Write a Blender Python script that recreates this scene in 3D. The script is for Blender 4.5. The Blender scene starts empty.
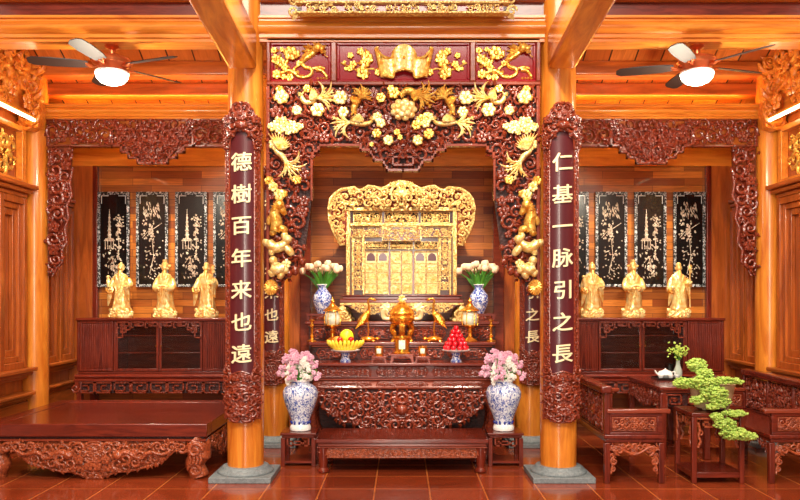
import bpy, bmesh, math, random
from mathutils import Vector, Matrix
sc = bpy.context.scene
COL = sc.collection
PI = math.pi
sin, cos = math.sin, math.cos

def lin(c):
    return tuple(((x/255)/12.92 if x/255 <= .04045 else ((x/255+.055)/1.055)**2.4) for x in c) + (1.0,)

# ------------------------------------------------------------------ camera, sky, big lights, exposure
cam_d = bpy.data.cameras.new('camera'); cam = bpy.data.objects.new('camera', cam_d); COL.objects.link(cam)
cam.location = (0, 0, 1.6); cam.rotation_euler = (PI/2, 0, 0)
cam_d.sensor_width = 36; cam_d.lens = 34.2; cam_d.shift_x = -.0025; cam_d.shift_y = .06
cam_d.clip_start = .05
sc.camera = cam
vs = sc.view_settings
vs.view_transform = 'Standard'; vs.look = 'None'; vs.gamma = 1; vs.use_curve_mapping = False
vs.exposure = 0.68
w = bpy.data.worlds.new('sky'); sc.world = w; w.use_nodes = True
w.node_tree.nodes['Background'].inputs[0].default_value = (1.0, .88, .74, 1)
w.node_tree.nodes['Background'].inputs[1].default_value = .18

def area(name, loc, target, sx, sy, watts, col=(1, .9, .77)):
    d = bpy.data.lights.new(name, 'AREA'); d.shape = 'RECTANGLE'; d.size = sx; d.size_y = sy; d.energy = watts; d.color = col
    o = bpy.data.objects.new(name, d); COL.objects.link(o); o.location = loc
    o.rotation_euler = (Vector(target)-Vector(loc)).to_track_quat('-Z', 'Y').to_euler()
    return o
def spot(name, loc, target, watts, angle, col=(1, .86, .66), blend=.6, rad=.08):
    d = bpy.data.lights.new(name, 'SPOT'); d.energy = watts; d.spot_size = math.radians(angle); d.spot_blend = blend; d.color = col; d.shadow_soft_size = rad
    o = bpy.data.objects.new(name, d); COL.objects.link(o); o.location = loc
    o.rotation_euler = (Vector(target)-Vector(loc)).to_track_quat('-Z', 'Y').to_euler()
    return o
area('courtyard_daylight', (0, -.8, 7.6), (0, 8, 1.0), 6, 2.4, 620)
area('front_highlight_fill', (0, -1.6, 2.4), (0, 8, 1.7), 1.2, 3.4, 150)  # unseen narrow area light added for the vertical highlights on the couplet boards
spot('altar_downlight', (0, 6.98, 4.2), (0, 8.5, 2.0), 400, 62, rad=.05)
for s in (-1, 1):
    spot('sideboard_downlight', (s*2.35, 8.56, 3.68), (s*2.45, 9.1, 1.5), 125, 62, rad=.04)
    spot('sideboard_downlight', (s*3.15, 8.56, 3.68), (s*3.05, 9.1, 1.5), 125, 62, rad=.04)
    spot('furniture_downlight', (s*2.9, 5.6, 4.6), (s*2.8, 7.4, .3), 170, 60, rad=.06)
    spot('column_downlight', (s*.9, 5.2, 4.4), (s*1.25, 6.8, 2.2), 150, 60, rad=.06)

# ------------------------------------------------------------------ materials
def newmat(name):
    m = bpy.data.materials.new(name); m.use_nodes = True
    nt = m.node_tree; b = nt.nodes['Principled BSDF']
    return m, nt, b
def node(nt, t, **kw):
    n = nt.nodes.new(t)
    for k, v in kw.items():
        if k.startswith('i_'): n.inputs[k[2:].replace('_', ' ')].default_value = v
        else: setattr(n, k, v)
    return n
def plain(name, rgb, rough=.4, metal=0., coat=0., emit=0., alpha=1., trans=0.):
    m, nt, b = newmat(name)
    b.inputs['Base Color'].default_value = lin(rgb); b.inputs['Roughness'].default_value = rough
    b.inputs['Metallic'].default_value = metal; b.inputs['Coat Weight'].default_value = coat
    b.inputs['Transmission Weight'].default_value = trans; b.inputs['Alpha'].default_value = alpha
    if emit:
        b.inputs['Emission Color'].default_value = lin(rgb); b.inputs['Emission Strength'].default_value = emit
    return m
def ramp(nt, src, stops, const=False):
    r = node(nt, 'ShaderNodeValToRGB')
    if const: r.color_ramp.interpolation = 'CONSTANT'
    el = r.color_ramp.elements
    while len(el) < len(stops): el.new(.5)
    for e, (p, c) in zip(el, stops): e.position = p; e.color = lin(c) if len(c) == 3 else c
    nt.links.new(src, r.inputs['Fac']); return r
def coords(nt, scale, kind='Object', rot=(0, 0, 0)):
    t = node(nt, 'ShaderNodeTexCoord'); mp = node(nt, 'ShaderNodeMapping')
    mp.inputs['Scale'].default_value = scale; mp.inputs['Rotation'].default_value = rot
    nt.links.new(t.outputs[kind], mp.inputs['Vector']); return mp.outputs['Vector']
def bump(nt, b, src, strength, dist=.01):
    n = node(nt, 'ShaderNodeBump'); n.inputs['Strength'].default_value = strength; n.inputs['Distance'].default_value = dist
    nt.links.new(src, n.inputs['Height']); nt.links.new(n.outputs['Normal'], b.inputs['Normal'])
def wood(name, dark, light, axis='x', s=9., rough=.3, coat=.25, strength=.08):
    m, nt, b = newmat(name)
    st = {'x': (s*.12, s, s), 'y': (s, s*.12, s), 'z': (s, s, s*.12)}[axis]
    v = coords(nt, st)
    n = node(nt, 'ShaderNodeTexNoise', i_Scale=1.6, i_Detail=6., i_Roughness=.62, i_Distortion=1.2); nt.links.new(v, n.inputs['Vector'])
    r = ramp(nt, n.outputs['Fac'], [(.3, dark), (.7, light)]); nt.links.new(r.outputs['Color'], b.inputs['Base Color'])
    bump(nt, b, n.outputs['Fac'], strength, .006)
    b.inputs['Roughness'].default_value = rough; b.inputs['Coat Weight'].default_value = coat; b.inputs['Coat Roughness'].default_value = .12
    return m
def carved(name, dark, light, s=60., rough=.32, metal=0., strength=.5, coat=.2, dist=.01):
    m, nt, b = newmat(name)
    v = coords(nt, (s, s, s))
    n = node(nt, 'ShaderNodeTexNoise', i_Scale=.7, i_Detail=4., i_Roughness=.6); nt.links.new(v, n.inputs['Vector'])
    r = ramp(nt, n.outputs['Fac'], [(.33, dark), (.66, light)]); nt.links.new(r.outputs['Color'], b.inputs['Base Color'])
    vo = node(nt, 'ShaderNodeTexVoronoi', i_Scale=1.1); nt.links.new(v, vo.inputs['Vector'])
    bump(nt, b, vo.outputs['Distance'], strength, dist)
    b.inputs['Roughness'].default_value = rough; b.inputs['Metallic'].default_value = metal; b.inputs['Coat Weight'].default_value = coat
    return m
def planks(name, c1, c2, c3, length, height, swz, rough=.35, gap=.004, gapc=(60, 20, 5), gr=(1, 8), coat=.15, offset=.37):
    m, nt, b = newmat(name)
    t = node(nt, 'ShaderNodeTexCoord'); sp = node(nt, 'ShaderNodeSeparateXYZ'); cb = node(nt, 'ShaderNodeCombineXYZ')
    nt.links.new(t.outputs['Object'], sp.inputs[0])
    nt.links.new(sp.outputs[swz[0]], cb.inputs[0]); nt.links.new(sp.outputs[swz[1]], cb.inputs[1])
    br = node(nt, 'ShaderNodeTexBrick', offset=offset, offset_frequency=2)
    br.inputs['Scale'].default_value = 1; br.inputs['Brick Width'].default_value = length; br.inputs['Row Height'].default_value = height
    br.inputs['Mortar Size'].default_value = gap; br.inputs['Mortar Smooth'].default_value = .1
    br.inputs['Color1'].default_value = lin(c1); br.inputs['Color2'].default_value = lin(c2); br.inputs['Mortar'].default_value = lin(gapc)
    nt.links.new(cb.outputs[0], br.inputs['Vector'])
    mp = node(nt, 'ShaderNodeMapping'); mp.inputs['Scale'].default_value = (gr[0]*2, gr[1]*4, 1); nt.links.new(cb.outputs[0], mp.inputs['Vector'])
    n = node(nt, 'ShaderNodeTexNoise', i_Scale=1.5, i_Detail=6., i_Roughness=.6, i_Distortion=.8); nt.links.new(mp.outputs[0], n.inputs['Vector'])
    r = ramp(nt, n.outputs['Fac'], [(.42, (0, 0, 0)), (.72, (255, 255, 255))])
    mx = node(nt, 'ShaderNodeMix', data_type='RGBA'); mx.inputs['B'].default_value = lin(c3)
    ml = node(nt, 'ShaderNodeMath', operation='MULTIPLY'); ml.inputs[1].default_value = .55; nt.links.new(r.outputs['Color'], ml.inputs[0])
    nt.links.new(ml.outputs[0], mx.inputs[0]); nt.links.new(br.outputs['Color'], mx.inputs[6]); mx.inputs[7].default_value = lin(c3)
    nt.links.new(mx.outputs[2], b.inputs['Base Color'])
    bump(nt, b, br.outputs['Fac'], -.35, .006)
    b.inputs['Roughness'].default_value = rough; b.inputs['Coat Weight'].default_value = coat
    return m
def porcelain(name, s=30., k=0.):
    m, nt, b = newmat(name)
    v = coords(nt, (s, s, s*.9))
    n = node(nt, 'ShaderNodeTexNoise', i_Scale=1., i_Detail=3., i_Distortion=1.6); nt.links.new(v, n.inputs['Vector'])
    r = ramp(nt, n.outputs['Fac'], [(0, (240, 243, 248)), (.49-k, (232, 238, 248)), (.52-k, (50, 78, 170)), (.575, (34, 60, 156)), (.6, (150, 172, 222)), (.63, (238, 242, 250))])
    nt.links.new(r.outputs['Color'], b.inputs['Base Color']); b.inputs['Roughness'].default_value = .15; b.inputs['Coat Weight'].default_value = .5
    return m
def speckle(name, a, c, s, lo, hi, rough=.4, dist=1.):
    m, nt, b = newmat(name)
    v = coords(nt, (s, s, s))
    n = node(nt, 'ShaderNodeTexNoise', i_Scale=1., i_Detail=4., i_Roughness=.7, i_Distortion=dist); nt.links.new(v, n.inputs['Vector'])
    r = ramp(nt, n.outputs['Fac'], [(lo, a), (hi, c)]); nt.links.new(r.outputs['Color'], b.inputs['Base Color'])
    b.inputs['Roughness'].default_value = rough
    bump(nt, b, n.outputs['Fac'], .25, .01)
    return m

M = {}
for ax in 'xyz':
    M['orange_'+ax] = wood('honey_wood_'+ax, (190, 94, 24), (240, 154, 56), ax, 7, .28, .35)
    M['brown_'+ax] = wood('wall_wood_'+ax, (138, 62, 20), (202, 106, 40), ax, 7, .34, .2)
    M['rose_'+ax] = wood('rosewood_'+ax, (76, 21, 13), (128, 45, 26), ax, 12, .26, .35)
M['orange_carved'] = carved('carved_honey_wood', (190, 88, 20), (236, 146, 52), 40)
M['red_carved'] = carved('carved_red_wood', (94, 30, 17), (152, 62, 36), 55, .24, 0, .5, .45)
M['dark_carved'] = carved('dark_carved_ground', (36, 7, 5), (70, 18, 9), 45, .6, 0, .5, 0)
M['bed_carved'] = carved('carved_copper_wood', (118, 50, 26), (186, 92, 54), 60, .28)
M['frame_red'] = wood('red_frame_wood', (106, 38, 24), (148, 64, 40), 'x', 9, .25, .4)
M['lacquer'] = plain('maroon_lacquer', (134, 10, 22), .14, 0, 0)
M['plaque'] = plain('plaque_lacquer', (84, 25, 32), .3, 0, .3)
M['gold'] = carved('gold_leaf_shaded', (216, 128, 22), (255, 222, 116), 40, .3, .6, .4, 0)  # orange shading and pale highlights of the gilding put into the noise tones
M['pale_gold'] = carved('pale_gold_leaf_shaded', (236, 176, 64), (255, 244, 180), 40, .34, .4, .4, 0)  # paler ramp, highlights and shading again mixed into the leaf colour
M['shrine_gold'] = carved('shrine_gold_leaf_shaded', (186, 112, 28), (255, 238, 160), 70, .3, .45, .7, 0)  # shrine leaf tones likewise carry shading and highlights in the colour
M['statue_gold'] = carved('statue_gold', (246, 172, 64), (255, 240, 172), 22, .26, .4, .5, 0)
M['bronze'] = carved('polished_brass', (226, 140, 34), (255, 190, 80), 40, .22, .85, .15, 0)
M['cream'] = carved('cream_paint_and_glare', (238, 214, 140), (255, 242, 196), 70, .4, .15, .2, 0)
M['letter'] = plain('letter_gold', (255, 238, 190), .35, .1)
M['stone'] = speckle('grey_stone', (92, 100, 104), (142, 150, 152), 40, .3, .7, .6)
M['cobalt'] = plain('cobalt_glaze', (30, 50, 140), .2, 0, .4)
M['porcelain'] = porcelain('blue_white_porcelain', 26)
M['porcelain_small'] = porcelain('blue_white_porcelain_small', 26, .05)
M['black'] = plain('black_lacquer', (14, 12, 12), .25, 0, .3)
M['inlay_edge'] = speckle('shell_inlay_border', (10, 10, 10), (222, 224, 224), 36, .5, .58, .3)
M['inlay'] = speckle('shell_inlay', (120, 92, 66), (238, 220, 198), 44, .38, .62, .3)
M['glass'] = plain('clear_glass', (235, 240, 240), .03, 0, 0, 0, 1, 1)
M['vase_glass'] = plain('vase_glass', (225, 238, 226), .05, 0, 0, 0, .42)
M['pane'] = plain('cabinet_pane', (60, 30, 22), .06, 0, .6, 0, .18)
M['lamp'] = plain('lamp_glow', (255, 246, 226), .4, 0, 0, 9)
M['tube'] = plain('tube_glow', (255, 236, 190), .4, 0, 0, 7)
M['led'] = plain('strip_glow', (255, 200, 90), .4, 0, 0, 28)
M['lantern'] = speckle('lantern_milk_glass', (196, 206, 176), (246, 248, 232), 60, .4, .6, .25)
M['copper'] = plain('copper_housing', (206, 108, 62), .28, .7)
M['blade'] = plain('fan_blade', (46, 30, 26), .55, 0, 0)
M['white'] = plain('white_ceramic', (246, 244, 240), .15, 0, .4)
M['leaf'] = speckle('bonsai_leaf', (112, 160, 50), (208, 226, 112), 60, .35, .65, .5)
M['stem'] = plain('green_stem', (70, 140, 36), .5)
M['leaf_light'] = plain('lime_leaf', (190, 216, 90), .5)
M['bark'] = speckle('bark', (74, 48, 28), (120, 84, 52), 40, .3, .7, .8)
M['pot'] = speckle('beige_pot', (176, 150, 110), (214, 190, 150), 26, .3, .7, .6)
M['tulip'] = plain('cream_petal', (255, 226, 190), .5)
M['pink'] = speckle('pink_petal', (214, 120, 160), (250, 214, 226), 50, .38, .62, .5)
M['ivory'] = speckle('white_petal', (232, 220, 196), (255, 252, 244), 50, .3, .6, .5)
M['banana'] = plain('banana_skin', (250, 214, 60), .4, 0, .1)
M['pomelo'] = plain('green_pomelo', (206, 220, 40), .4, 0, .1)
M['apple'] = plain('red_apple', (196, 24, 18), .25, 0, .3)
M['peach'] = plain('orange_peach', (240, 150, 60), .4)
M['cherry'] = plain('red_fruit', (206, 16, 34), .22, 0, .4)
M['back_planks'] = planks('wall_planks', (134, 62, 20), (214, 128, 48), (96, 40, 12), .62, .088, (0, 2), .38, .0022, (70, 26, 8))
M['roof_planks'] = planks('roof_planks', (182, 88, 30), (228, 132, 54), (150, 66, 20), 3.0, .275, (1, 0), .4, .009, (40, 12, 3), (1, 4))
def floor_mat():
    m = planks('terracotta_tiles', (128, 50, 25), (158, 66, 34), (98, 34, 18), .455, .455, (0, 1), .2, .006, (206, 120, 60), (1, 1), .3, 0.)
    return m
M['floor'] = floor_mat()

# ------------------------------------------------------------------ mesh builder
class MB:
    def __init__(s): s.v = []; s.f = []
    def add(s, vs, fs, fn=None):
        n = len(s.v)
        s.v += [fn(p) for p in vs] if fn else [tuple(p) for p in vs]
        s.f += [tuple(i+n for i in f) for f in fs]
    def box(s, x0, x1, y0, y1, z0, z1):
        s.add([(x0, y0, z0), (x1, y0, z0), (x1, y1, z0), (x0, y1, z0), (x0, y0, z1), (x1, y0, z1), (x1, y1, z1), (x0, y1, z1)],
              [(0, 3, 2, 1), (4, 5, 6, 7), (0, 1, 5, 4), (1, 2, 6, 5), (2, 3, 7, 6), (3, 0, 4, 7)])
        return s
    def lathe(s, prof, n=24, c=(0, 0, 0), sx=1, sy=1, a0=0, a1=2*PI, fn=None):
        full = abs(a1-a0-2*PI) < 1e-4; vs = []; fs = []; m = n if full else n+1
        for r, z in prof:
            for i in range(m):
                a = a0+(a1-a0)*i/n
                vs.append((c[0]+r*sx*cos(a), c[1]+r*sy*sin(a), c[2]+z))
        for j in range(len(prof)-1):
            for i in range(n):
                k = (i+1) % m
                fs.append((j*m+i, j*m+k, (j+1)*m+k, (j+1)*m+i))
        if full:
            fs.append(tuple(reversed(range(m)))); fs.append(tuple(range((len(prof)-1)*m, len(prof)*m)))
        s.add(vs, fs, fn); return s
    def tube(s, pts, rad, n=6, flat=1., cap=True):
        pts = [Vector(p) for p in pts]
        if not hasattr(rad, '__len__'): rad = [rad]*len(pts)
        vs = []; fs = []; up = None
        for i, p in enumerate(pts):
            t = (pts[min(i+1, len(pts)-1)]-pts[max(i-1, 0)])
            t = t.normalized() if t.length > 1e-9 else Vector((0, 0, 1))
            if up is None: up = Vector((0, 1, 0)) if abs(t.y) < .8 else Vector((1, 0, 0))
            a = (up-t*up.dot(t)).normalized(); b = t.cross(a); up = a
            for k in range(n):
                an = 2*PI*k/n
                vs.append(tuple(p+a*(cos(an)*rad[i]*flat)+b*(sin(an)*rad[i])))
        for i in range(len(pts)-1):
            for k in range(n):
                q = (k+1) % n
                fs.append((i*n+k, i*n+q, (i+1)*n+q, (i+1)*n+k))
        if cap: fs.append(tuple(reversed(range(n)))); fs.append(tuple(range((len(pts)-1)*n, len(pts)*n)))
        s.add(vs, fs); return s
    def ball(s, c, rx, ry=None, rz=None, n=8, m=5, rot=0):
        ry = rx if ry is None else ry; rz = rx if rz is None else rz
        vs = [(0, 0, -rz)]; fs = []
        for j in range(1, m):
            a = -PI/2+PI*j/m
            for i in range(n):
                vs.append((rx*cos(a)*cos(2*PI*i/n), ry*cos(a)*sin(2*PI*i/n), rz*sin(a)))
        vs.append((0, 0, rz)); L = len(vs)-1
        for i in range(n):
            k = (i+1) % n
            fs.append((0, 1+k, 1+i)); fs.append((L, 1+(m-2)*n+i, 1+(m-2)*n+k))
            for j in range(m-2): fs.append((1+j*n+i, 1+j*n+k, 1+(j+1)*n+k, 1+(j+1)*n+i))
        cr, sr = cos(rot), sin(rot)
        s.add([(c[0]+x*cr-z*sr, c[1]+y, c[2]+x*sr+z*cr) for x, y, z in vs], fs); return s
    def prism(s, poly, y0, y1):           # polygon in XZ, extruded along Y
        n = len(poly)
        vs = [(x, y0, z) for x, z in poly]+[(x, y1, z) for x, z in poly]
        fs = [tuple(range(n)), tuple(reversed(range(n, 2*n)))]+[((i+1) % n, i, n+i, n+(i+1) % n) for i in range(n)]
        s.add(vs, fs); return s
    def sweep(s, prof, x0, x1):           # profile (y,z) swept along X
        n = len(prof)
        s.add([(x0, y, z) for y, z in prof]+[(x1, y, z) for y, z in prof],
              [tuple(range(n)), tuple(reversed(range(n, 2*n)))]+[((i+1) % n, i, n+i, n+(i+1) % n) for i in range(n)]); return s
    # carving strokes: XZ plane, raised towards -Y
    def ridge(s, pts, w, y=0., k=1.1, n=4):
        if not hasattr(w, '__len__'): w = [w]*len(pts)
        vs = []; fs = []; m = n+1; L = len(pts)
        for i, (u, v) in enumerate(pts):
            a = pts[max(i-1, 0)]; b = pts[min(i+1, L-1)]
            du, dv = b[0]-a[0], b[1]-a[1]; l = math.hypot(du, dv) or 1
            nu, nv = -dv/l, du/l
            for j in range(m):
                t = PI*j/n
                vs.append((u+nu*cos(t)*w[i], y-sin(t)*w[i]*k, v+nv*cos(t)*w[i]))
        for i in range(L-1):
            for j in range(n): fs.append((i*m+j, (i+1)*m+j, (i+1)*m+j+1, i*m+j+1))
        s.add(vs, fs); return s
    def spiral(s, u, v, r, turns=1.5, d=1, a0=0., w=.01, y=0., n=None):
        n = n or max(9, int(turns*10)); pts = []; ws = []
        for i in range(n+1):
            t = i/n; a = a0+d*turns*2*PI*t; rr = r*(1-.82*t)
            pts.append((u+rr*cos(a), v+rr*sin(a))); ws.append(w*(1-.45*t) if i else w*.4)
        s.ridge(pts, ws, y); return s
    def leaf(s, u, v, a, l, w, y=0., h=None):
        h = h or w*.9; ca, sa = cos(a), sin(a)
        f = lambda p, q, d: (u+p*ca-q*sa, y-d, v+p*sa+q*ca)
        vs = [f(0, 0, 0), f(l*.4, w, h*.2), f(l, l*.12, 0), f(l*.45, -w, h*.2), f(l*.35, 0, h), f(l*.7, l*.04, h*.7)]
        s.add(vs, [(0, 4, 1), (1, 4, 5), (1, 5, 2), (0, 3, 4), (3, 5, 4), (3, 2, 5)]); return s
    def flower(s, u, v, r, y=0., k=5, a0=.3):
        for i in range(k):
            a = a0+2*PI*i/k
            s.ball((u+r*.6*cos(a), y-r*.2, v+r*.6*sin(a)), r*.46, r*.3, r*.46, 6, 4)
        s.ball((u, y-r*.4, v), r*.3, r*.25, r*.3, 6, 4); return s
    def bar(s, pts, w, y0, y1):           # square fret bars along a polyline of axis-aligned points
        for (a, b), (c, d) in zip(pts, pts[1:]):
            s.box(min(a, c)-w, max(a, c)+w, y0, y1, min(b, d)-w, max(b, d)+w)
        return s
    def map(s, fn): s.v = [fn(p) for p in s.v]; return s
    def mirror(s, x0=0.):
        n = len(s.v); s.v += [(2*x0-x, y, z) for x, y, z in s.v]
        s.f += [tuple(reversed([i+n for i in f])) for f in s.f]; return s
    def move(s, x, y, z): return s.map(lambda p: (p[0]+x, p[1]+y, p[2]+z))
    def build(s, name, mat, parent=None, bevel=0., smooth=True, label=None, stuff=False, off=True):
        me = bpy.data.meshes.new(name)
        vs = s.v
        if parent is not None and off:
            wp = world(parent); vs = [(x-wp[0], y-wp[1], z-wp[2]) for x, y, z in vs]
        me.from_pydata(vs, [], s.f)
        me.materials.append(M[mat] if isinstance(mat, str) else mat)
        o = bpy.data.objects.new(name, me); COL.objects.link(o)
        if parent is not None: o.parent = parent
        if smooth:
            me.polygons.foreach_set('use_smooth', [True]*len(me.polygons))
            try: me.set_sharp_from_angle(angle=math.radians(40))
            except Exception: pass
        if bevel:
            md = o.modifiers.new('edge', 'BEVEL'); md.width = bevel; md.segments = 2; md.limit_method = 'ANGLE'; md.angle_limit = math.radians(40)
        if label: o['label'] = label
        if stuff: o['kind'] = 'stuff'
        return o
def world(o):
    p = Vector((0, 0, 0))
    while o is not None: p += o.location; o = o.parent
    return p
def thing(name, label, cat, loc=(0, 0, 0), group=None):
    o = bpy.data.objects.new(name, None); COL.objects.link(o); o.location = loc; o.empty_display_size = .1
    return tag(o, label, cat, group)
def tag(o, label, cat, group=None):
    o['label'] = label; o['category'] = cat
    if group: o['group'] = group
    return o
def struct(o): o['kind'] = 'structure'; return o
def kids(o): return [c for c in bpy.data.objects if c.parent == o]
def copy_tree(o, loc=None, label=None, group=None, parent=None):
    c = o.copy(); COL.objects.link(c); c.parent = parent
    if loc is not None: c.location = loc
    if label: c['label'] = label
    if group: c['group'] = group
    for ch in kids(o): copy_tree(ch, None, None, None, c)
    return c
F = 760.; CX = 402.; CY = 298.
def X(px, Y): return (px-CX)*Y/F
def Z(py, Y): return 1.6-(py-CY)*Y/F

def inpoly(poly):
    def t(x, z):
        c = False; j = len(poly)-1
        for i in range(len(poly)):
            xi, zi = poly[i]; xj, zj = poly[j]
            if (zi > z) != (zj > z) and x < (xj-xi)*(z-zi)/(zj-zi)+xi: c = not c
            j = i
        return c
    return t
def scroll_fill(mb, inside, box, r0, r1, seed=1, y=0., half=None, w=.22, leaf=2, tries=1500, jit=.012, dense=.8):
    """scrolls, leaves and buds packed inside an outline; half = mirror axis in x"""
    rnd = random.Random(seed); pl = []; tmp = MB()
    x0, x1, z0, z1 = box
    if half is not None: x1 = half
    for k in range(tries):
        r = r1*(1-k/tries)+r0*(k/tries)
        u, v = rnd.uniform(x0, x1), rnd.uniform(z0, z1)
        if not inside(u, v): continue
        ok = all(inside(u+r*.8*cos(a), v+r*.8*sin(a)) for a in (0, PI/2, PI, 3*PI/2)) if half is None or u < half-r else all(inside(u-abs(r*.8*cos(a)), v+r*.8*sin(a)) for a in (0, PI/2, PI, 3*PI/2))
        if not ok: continue
        if any((u-p[0])**2+(v-p[1])**2 < ((r+p[2])*dense)**2 for p in pl): continue
        pl.append((u, v, r)); a0 = rnd.uniform(0, 6.28); d = rnd.choice((-1, 1)); yy = y-rnd.uniform(0, jit)
        q = rnd.random()
        if q < .14: tmp.flower(u, v, r*.8, yy)
        else:
            tmp.spiral(u, v, r, rnd.uniform(1.1, 1.6), d, a0, r*w, yy)
            if q > .8: tmp.ball((u, yy-.2*r, v), r*.25, r*.25, r*.25, 6, 4)
            for _ in range(leaf):
                a = rnd.uniform(0, 6.28)
                tmp.leaf(u+r*.8*cos(a), v+r*.8*sin(a), a+rnd.uniform(-.9, .9), r*rnd.uniform(.7, 1.1), r*.26, yy-.002)
    if half is not None: tmp.mirror(half)
    mb.add(tmp.v, tmp.f); return mb
def outline(mb, poly, w, y=0., closed=True):
    pts = poly+[poly[0], poly[1]] if closed else poly
    out = []
    for (a, b), (c, d) in zip(pts, pts[1:]):
        n = max(1, int(math.hypot(c-a, d-b)/(w*4)))
        for i in range(n): out.append((a+(c-a)*i/n, b+(d-b)*i/n))
    out.append(pts[-1]); mb.ridge(out, w, y); return mb
def rectpoly(x0, x1, z0, z1): return [(x0, z0), (x1, z0), (x1, z1), (x0, z1)]
def side_map(x, y0, sgn):
    """carving drawn in XZ (x along the length) is turned to face +-X: x -> Y, outward -> sgn"""
    return lambda p: (x-sgn*p[1], y0+p[0], p[2])
# ------------------------------------------------------------------ the setting
WX, WY = 4.1, 9.4
f = MB(); f.box(-4.1, 4.1, 3.0, WY, -.1, 0); o = struct(f.build('floor', 'floor')); 
o.location = (.228, .0, 0); o.data.transform(Matrix.Translation((-.228, 0, 0)))
# back wall: plank field, boards, posts
struct(MB().box(-WX, WX, WY, WY+.1, 0, 4.3).build('wall_back', 'back_planks'))
struct(MB().box(-WX, WX, WY-.035, WY, Z(166, 9.35), Z(146, 9.35)).build('trim_1', 'orange_x', bevel=.006))
struct(MB().box(-WX, WX, WY-.03, WY, Z(146, 9.35)+.001, 4.0).build('trim_2', 'brown_x', bevel=.006))
k = 3
for s in (-1, 1):
    for x0, x1, d, m in ((3.80, 4.1, .05, 'brown_z'), (3.74, 3.80, .075, 'rose_z'), (1.25, 1.42, .06, 'brown_z'), (1.12, 1.25, .10, 'frame_red'), (1.42, 1.56, .04, 'rose_z')):
        a, b = sorted((s*x0, s*x1))
        struct(MB().box(a, b, WY-d, WY-.001, 0, Z(166, 9.35)).build('trim_%d' % k, m, bevel=.008)); k += 1
# side walls with panelling
for s, nm in ((-1, 'left'), (1, 'right')):
    def sb(x0, x1, y0, y1, z0, z1):
        a, b = sorted((s*(WX-x0), s*(WX-x1)))
        return MB().box(a, b, y0, y1, z0, z1)
    a, b = sorted((s*WX, s*(WX+.1)))
    struct(MB().box(a, b, 3.0, WY+.1, 0, 4.6).build('wall_'+nm, 'brown_z'))
    for (y0, y1, e) in ((5.2, 8.14, 0), (8.52, 9.33, .05)):
        def rail(z, h, d):
            m = MB()
            for q in range(3):
                dd = d*(.55+.225*q); m2 = sb(0, dd, y0, y1+(.0 if e else .03*q-.03), z+h*q/3, z+h*(q+1)/3+.0005); m.add(m2.v, m2.f)
            return m
        struct(rail(.74, .12, .19-e).build('trim_%d' % k, 'brown_y', bevel=.01)); k += 1
        struct(rail(.5, .1, .17-e).build('trim_%d' % k, 'brown_y', bevel=.01)); k += 1
        struct(sb(0, .1-e*.6, y0, y1, .0, .5).build('baseboard_'+nm+('' if not e else '_rear'), 'brown_y', bevel=.01))
        struct(rail(2.66, .14, .2-e*2).build('trim_%d' % k, 'brown_y', bevel=.01)); k += 1
        n = 5 if not e else 2
        for i in range(n):
            L = (y1-y0)/n; ya, yb = y0+L*i+.02, y0+L*(i+1)-.02
            fr = MB()
            for j, (dd, ww) in enumerate(((.10, .07), (.07, .13), (.045, .2))):
                dd -= e*.3; w0 = 0 if j == 0 else (.07, .13)[j-1]
                for m2 in (sb(0, dd, ya+w0, ya+ww, .86, 2.66), sb(0, dd, yb-ww, yb-w0, .86, 2.66), sb(0, dd, ya+ww, yb-ww, .86+w0, .86+ww), sb(0, dd, ya+ww, yb-ww, 2.66-ww, 2.66-w0)):
                    fr.add(m2.v, m2.f)
            struct(fr.build('trim_%d' % k, 'brown_z', bevel=.006)); k += 1
# columns on stone plinths
STX, FY, BY, CR = 1.40, 6.81, 8.34, .157
def column(x, y, r, h):
    c = MB().lathe([(r*1.02, .1), (r*1.04, 1.2), (r, 3.0), (r*.97, h)], 40, (x, y, 0)).build('column', 'orange_z')
    struct(c)
    p = MB().box(x-.27, x+.27, y-.27, y+.27, 0, .05).lathe([(.25, .05), (.245, .07), (.215, .085), (.2, .11), (.185, .112)], 40, (x, y, 0))
    p.v = [(a, b, min(c_, .112)) for a, b, c_ in p.v]
    struct(p.build('column_base', 'stone', bevel=.006))
for x in (-STX, STX):
    column(x, FY, CR, 4.6); column(x, BY, CR, 4.4)
for x in (-4.03, 4.03):
    column(x, BY, .14, 4.2)
# beams
def moulded(y0, y1, z0, z1, bulge):
    """a beam profile: rounded belly between fillets (y towards the room is y0)"""
    p = [(y1, z0), (y0+.03, z0), (y0+.03, z0+(z1-z0)*.12), (y0+.01, z0+(z1-z0)*.15), (y0+.01, z0+(z1-z0)*.24)]
    for i in range(9):
        a = PI*i/8; p.append((y0-bulge*sin(a)+.01, z0+(z1-z0)*(.28+.5*i/8)))
    p += [(y0+.005, z0+(z1-z0)*.8), (y0+.005, z0+(z1-z0)*.88), (y0-.015, z0+(z1-z0)*.9), (y0-.015, z1), (y1, z1)]
    return p
for x0, x1 in ((-4.1, -1.54), (-1.26, 1.26), (1.54, 4.1)):
    struct(MB().sweep(moulded(6.69, 6.93, Z(41, 6.7), Z(16, 6.7), .045), x0, x1).build('beam', 'orange_x'))
    struct(MB().box(x0, x1, 6.75, 6.9, Z(16, 6.7)+.001, Z(16, 6.7)+.14).build('beam', 'rose_x'))  # dark filler strip; shade of the gap between beams put into its colour
    struct(MB().sweep(moulded(6.66, 6.93, Z(16, 6.7)+.14, Z(16, 6.7)+.38, .05), x0, x1).build('beam', 'orange_x'))
    struct(MB().sweep(moulded(8.24, 8.44, Z(118, 8.24), Z(104, 8.24), .03), x0, x1).build('beam', 'orange_x'))
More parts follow.
